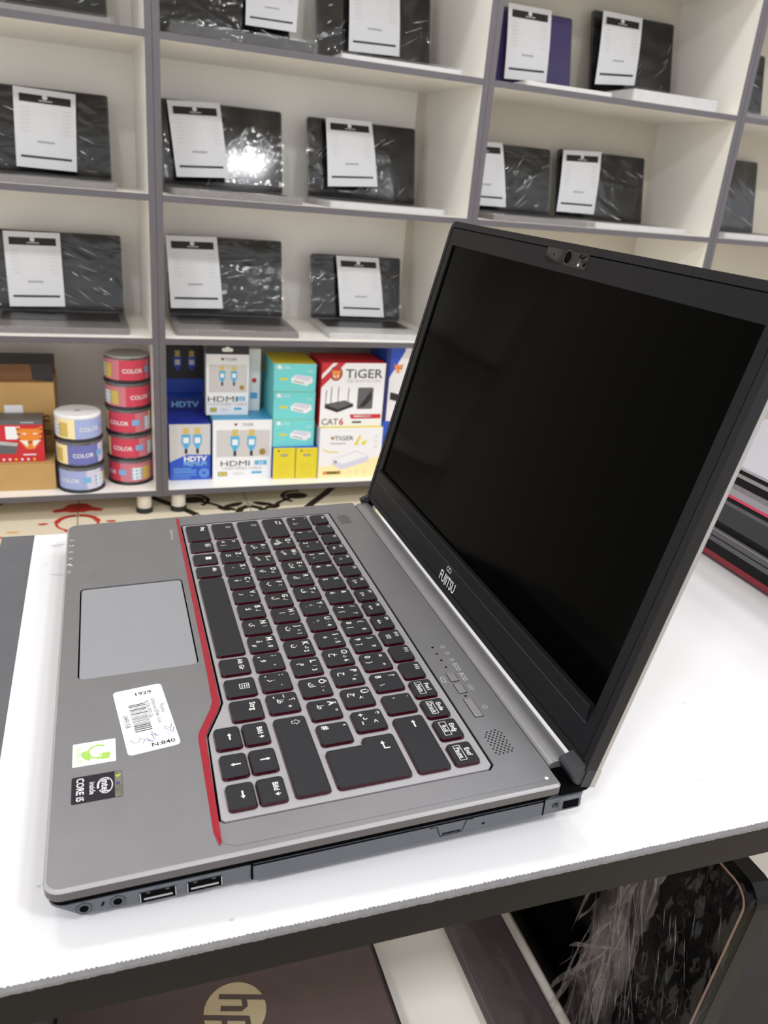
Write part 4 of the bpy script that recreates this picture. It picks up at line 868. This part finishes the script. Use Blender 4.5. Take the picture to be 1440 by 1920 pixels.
# disc spindles
cakeb = mat('spindle_base_black', (36, 34, 36), .3); clear = film_mat('spindle_clear_cover', .12, scale=(10, 10, 10), strength=.05, milk=.04, rough=.08)
def spindle(x, y, z, H, label, grp, main, alt, motif, phase, top=False, r=57):
    t = thing('disc_spindle', label, 'disc spindle', (x, y, z), (0, 0, 0), grp)
    b = MB(); b.cyl((0, 0, .3), (0, 0, 1), r + 3, r + 2, 6, cakeb, n=32); b.cyl((0, 0, 6.3), (0, 0, 1), r + 1, r - 1, 2, cakeb, n=32); b.build('base', t)
    b = MB(); n = 48
    for k in range(n):
        a0, a1 = 2 * math.pi * k / n, 2 * math.pi * (k + 1) / n; ph = (k / n * 360 + phase) % 360
        m_ = main if (ph % 180) < 80 else (alt if (ph % 180) < 125 else motif)
        b.add([((r - .6) * math.cos(a), (r - .6) * math.sin(a), z_) for a, z_ in ((a0, 8.4), (a1, 8.4), (a1, H - 9), (a0, H - 9))], [(0, 1, 2, 3)], m_, True)
    def onc(a, dz, w, h, m_, off):
        V_ = []; q = 5
        for i in range(q + 1):
            aa = a - w / 2 / r + w / r * i / q; V_ += [((r + off) * math.cos(aa), (r + off) * math.sin(aa), dz - h / 2), ((r + off) * math.cos(aa), (r + off) * math.sin(aa), dz + h / 2)]
        b.add(V_, [(2 * i, 2 * i + 2, 2 * i + 3, 2 * i + 1) for i in range(q)], m_, True)
    for q in range(2):
        A0 = R(40 - phase + 180 * q)
        v, f_ = text2d('COLOR', 11, 'CENTER', .02)
        b.add([((r + .2) * math.cos(A0 + a / r), (r + .2) * math.sin(A0 + a / r), H * .48 + c) for a, c in v], f_, WH)
        onc(A0 + R(46), H * .5, 20, 15, SB, .1); onc(A0 + R(85), H * .45, 26, 34, WH if motif is not WH else main, .1)
        for i in range(3):
            for j in range(3): onc(A0 + R(72 + 12 * i), H * .3 + 10 * j, 6, 5, PK if main is RD else SB, .3)
        onc(A0 + R(112), H * .46, 24, 36, GO, .15)
    b.build('label', t)
    b = MB(); b.cyl((0, 0, H - 9), (0, 0, 1), r, r, 6, clear if not top else WH, n=32, cap0=False, cap1=False); b.cyl((0, 0, H - 3.0), (0, 0, 1), r, r - 3, 2.6, WH if top else GR, n=32, cap0=False); 
    if top: b.cyl((0, 0, H - .4), (0, 0, 1), 9, 8, .3, GR, n=16)
    b.build('cover', t)
ind = pm('indigo', (108, 112, 176)); crm = pm('crimson', (206, 66, 88)); ros = pm('rose', (204, 120, 132)); plb = pm('paleblue', (158, 170, 214))
for k, (lb_, mt_, ph) in enumerate((('blue disc spindle at the bottom of the short stack', plb, 70), ('indigo disc spindle in the middle of the short stack', ind, 30), ('white topped blue disc spindle on the short stack', plb, 10))):
    spindle(-1568, -227, -542 + 69 * k, 69, lb_, 'short stack of blue spindles', mt_, LV, ind if k == 0 else PY, ph, top=(k == 2))
for k, (lb_, mo, ph) in enumerate((('red disc spindle at the bottom of the tall stack', ros, 110), ('red disc spindle second from the bottom of the tall stack', PY, 62), ('red disc spindle in the middle of the tall stack', PY, 70), ('red disc spindle second from the top of the tall stack', ros, 10), ('topmost red disc spindle of the tall stack', ros, 28))):
    spindle(-1614, -100, -542 + 69.6 * k, 69.6, lb_, 'tall stack of red spindles', crm, ros, mo, ph)

# ------------------------------------------------------------------ closed laptops stacked on the rack behind the open one
lav = mat('lid_lavender_grey', (176, 174, 182), .38, .3, noise=.02); ltgrey = mat('edge_light_grey', (158, 154, 160), .4, .2); redl = mat('thin_red_line', (214, 60, 88), .3); dkred = mat('dark_red_rim', (128, 28, 44), .35); mid = mat('edge_mid_grey', (84, 82, 86), .4); blk2 = mat('edge_black', (16, 16, 17), .5, spec=.2); sl = mat('edge_silver', (150, 148, 150), .3, .4)
def stack_laptop(z0, layers, label, ox=0, oy=0):
    t = thing('closed_laptop', label, 'laptop', (120 + ox, 448 + oy, z0), (0, 0, 0), 'closed laptops piled behind the open one')
    for nm, za, zb_, m_, ins in layers:
        b = MB(); b.prism(rrect(-175 + ins, 175 - ins, -120 + ins, 120 - ins, 7, 4), za - z0, zb_ - z0, m_, bev=.5 if zb_ - za > 1.5 else 0); b.build(nm, t)
    return t
stack_laptop(0, (('rubber_base', 0.2, 3.5, blk2, 8), ('red_rim', 3.5, 8.5, dkred, .5), ('base', 8.5, 17.6, blk2, 1.0), ('base_edge', 17.6, 21.6, mid, 0), ('seam', 21.6, 22.8, blk2, 1), ('lid', 22.8, 27.4, mid, 0), ('lid_line', 27.4, 28.2, sl, .2)), 'bottom closed laptop of the pile, dark red rim on the table')
stack_laptop(28.2, (('base', 28.2, 36, blk2, 4), ('base_side', 36, 44, mat('edge_charcoal', (34, 36, 38), .3), 1), ('lid', 44, 53, MATS['edge_charcoal'], 0), ('lid_edge', 53, 56.2, mid, -.2), ('lid_top', 56.2, 59.2, blk2, .4)), 'middle closed laptop of the pile with dark charcoal edges', 0, 0)
stack_laptop(59.2, (('base', 59.2, 60.0, blk2, .6), ('red_line', 60.0, 62.2, redl, -.2), ('base_side', 62.2, 68, ltgrey, 0), ('base_edge', 68, 72, mat('edge_warm_grey', (128, 122, 126), .5, noise=.2, nscale=300), .2), ('seam', 72, 79, blk2, 1.5), ('lid_edge', 79, 82, sl, 0), ('lid_rubber', 82, 85.5, blk2, .6), ('lid', 85.5, 88, lav, .5)), 'top closed laptop of the pile, pale lid over a thin red line')

# ------------------------------------------------------------------ laptops on the lower board of the rack
ZL = -335.0
brown = mat('closed_lid_brown', (96, 82, 80), .38, .35, noise=.06, nscale=80); rimb = mat('closed_lid_rim', (60, 54, 54), .35, .2); gold = mat('logo_champagne', (206, 190, 156), .3, .4)
t = thing('closed_laptop', 'closed brown laptop with a round pale logo under the rack top', 'laptop', (145, -87, ZL))
b = MB(); b.prism(rrect(-170, 170, -120, 120, 9, 4), .3, 17, blk2, bev=1); b.build('base', t)
b = MB(); b.prism(rrect(-170, 170, -120, 120, 9, 4), 18, 30.6, rimb, bev=3); b.build('lid_rim', t)
b = MB(); b.prism(rrect(-165, 165, -120, 115, 5, 4), 30.6, 31.6, brown); b.build('lid', t)
b = MB(); fh = Fr((6, 1, 31.6), (1, 0, 0), (0, 1, 0)); rr_ = 23.0
b.flat(fh, disc(0, 0, rr_, 48), gold, .1)
def hs(p): return [(x * rr_, y * rr_) for x, y in p]
b.line(fh, hs([(-.62, -.44), (-.22, 1.02)]), 4.2, brown, .2); b.line(fh, hs([(-.44, .34), (-.08, .34), (-.02, .22), (-.2, -.44)]), 4.2, brown, .21)
b.line(fh, hs([(-.04, -1.02), (.36, .38)]), 4.2, brown, .2); b.line(fh, hs([(.3, .34), (.62, .34), (.68, .22), (.54, -.3), (.44, -.38), (.14, -.38)]), 4.2, brown, .21)
lab(b.build('round_logo', t), 'champagne coloured round logo with slanted letters')
film3 = film_mat('heavy_crumpled_film', .022, tint=(.5, .43, .42), scale=(26, 20, 9), strength=.5, milk=.006, rough=.06, rot=(0, 0.45, 0), lo=.45, hi=.8, mm=7)
veil = film_mat('brown_film_veil', .02, scale=(34, 20, 14), strength=.5, milk=.05, rough=.1, tint=(.5, .42, .4), rot=(0, .35, 0), lo=.42, hi=.66, mm=6)
crease2 = film_mat('brown_film_crease', .1, scale=(60, 60, 60), strength=.8, milk=.05, rough=.15, tint=(.55, .46, .44), lo=.3, hi=.7, mm=5)
t = thing('wrapped_laptop', 'black laptop standing on edge, wrapped in crumpled film under the rack', 'laptop', (130, 172, ZL + 2.9), (R(-6.5), 0, 0))
b = MB(); fw_ = Fr((0, 0, 0), (1, 0, 0), (0, 0, 1)); q = rrect(-170, 170, 0.5, 232, 14, 5); n = len(q)
b.add([fw_.p(x, y, c) for c in (-24, -9.5) for x, y in q], [tuple(range(n))[::-1], tuple(range(n, 2 * n))] + [(i, (i + 1) % n, n + (i + 1) % n, n + i) for i in range(n)], blk2); b.build('base', t)
b = MB(); b.add([fw_.p(x, y, c) for c in (-9.0, -.4) for x, y in q], [tuple(range(n))[::-1], tuple(range(n, 2 * n))] + [(i, (i + 1) % n, n + (i + 1) % n, n + i) for i in range(n)], scr); b.build('lid', t)
b = MB(); b.ring(fw_, q, 1.6, mat('brown_rim', (150, 120, 108), .4), .1); b.build('lid_rim', t)
rng = random.Random(9); b = MB(); V_ = []; NI, NJ = 44, 48
for i in range(NI + 1):
    for j in range(NJ + 1):
        x = 62 + 112 * i / NI + 10 * (1 - i / NI) * (1 - j / NJ); zz = 2 + 232 * j / NJ; e = min(1, (174 - x) / 10, (236 - zz) / 10)
        V_.append((x + rng.uniform(-1, 1), -(1.2 + 4.2 * rng.random() * max(0.1, e) + (3.5 * math.sin(x * .11 + zz * .06) ** 2) * max(0, e)), zz + rng.uniform(-1.5, 1.5)))
b.add(V_, [(i * (NJ + 1) + j, (i + 1) * (NJ + 1) + j, (i + 1) * (NJ + 1) + j + 1, i * (NJ + 1) + j + 1) for i in range(20, NI) for j in range(NJ)], film3, True)
b.add(V_, [(i * (NJ + 1) + j, (i + 1) * (NJ + 1) + j, (i + 1) * (NJ + 1) + j + 1, i * (NJ + 1) + j + 1) for i in range(20) for j in range(NJ)], veil, True)
for k in range(95):
    # folds bunched towards the far half of the film, short pale strips painted as glints near its open edge
    left = k < 55
    if left: x0_ = rng.uniform(64, 108); z0_ = rng.uniform(70, 232); l_ = rng.uniform(25, 120); dx_ = rng.gauss(.12, .35); wd = rng.choice((.3, .5, .8, 1.6, 2.6)); wv = rng.uniform(-5, 5)
    else: x0_ = rng.uniform(105, 166); z0_ = rng.uniform(60, 225); l_ = rng.uniform(6, 22); dx_ = rng.gauss(.35, .08); wd = rng.uniform(.15, .4); wv = 0
    pts = []
    for q_ in range(10):
        tt = q_ / 9; xx = x0_ + dx_ * l_ * tt + wv * math.sin(tt * 5 + k); zz = max(2, z0_ - l_ * tt)
        for sg in (-1, 1): pts.append((max(60, min(171, xx + sg * wd * (1 - abs(2 * tt - 1) * .8))), -(9.6 + .8 * (k % 4)), zz))
    b.add(pts, [(2 * q_, 2 * q_ + 1, 2 * q_ + 3, 2 * q_ + 2) for q_ in range(9)], crease2 if left else crease_glint)
lab(b.build('plastic_wrap', t), 'brownish crumpled stretch film with glints')
t = thing('closed_laptop', 'dark closed laptop lying behind the film-wrapped one under the rack', 'laptop', (135, 300, ZL))
for nm, za, zb_, m_, ins in (('base', .3, 15, blk2, 1), ('seam', 15, 16, gapm, 2), ('lid', 16, 27, lap_dark, 0)):
    b = MB(); b.prism(rrect(-165 + ins, 165 - ins, -92 + ins, 92 - ins, 8, 4), za, zb_, m_, bev=.6 if zb_ - za > 3 else 0); b.build(nm, t)
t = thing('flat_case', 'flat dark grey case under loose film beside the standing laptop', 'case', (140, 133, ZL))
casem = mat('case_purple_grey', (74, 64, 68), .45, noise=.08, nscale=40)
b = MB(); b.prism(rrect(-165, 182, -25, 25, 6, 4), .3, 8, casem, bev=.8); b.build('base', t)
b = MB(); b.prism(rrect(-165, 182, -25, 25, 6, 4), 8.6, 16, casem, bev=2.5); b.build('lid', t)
# loose film flap on the flat case
rng = random.Random(21); b = MB(); V_ = []; NI, NJ = 30, 12
for i in range(NI + 1):
    for j in range(NJ + 1):
        V_.append((-10 + 300 * i / NI + rng.uniform(-2, 2), 45 * j / NJ + rng.uniform(-2, 2) + 6 * math.sin(i * .4), .6 + (3 + 9 * rng.random()) * math.sin(math.pi * (j + .2) / (NJ + .4))))
b.add(V_, [(i * (NJ + 1) + j, (i + 1) * (NJ + 1) + j, (i + 1) * (NJ + 1) + j + 1, i * (NJ + 1) + j + 1) for i in range(NI) for j in range(NJ)], film3, True)
o = b.build('plastic_film'); o.location = (0, .106, (ZL + 16.4) * MM); tag(o, 'loose strip of crumpled clear film on the flat grey case', 'plastic film')
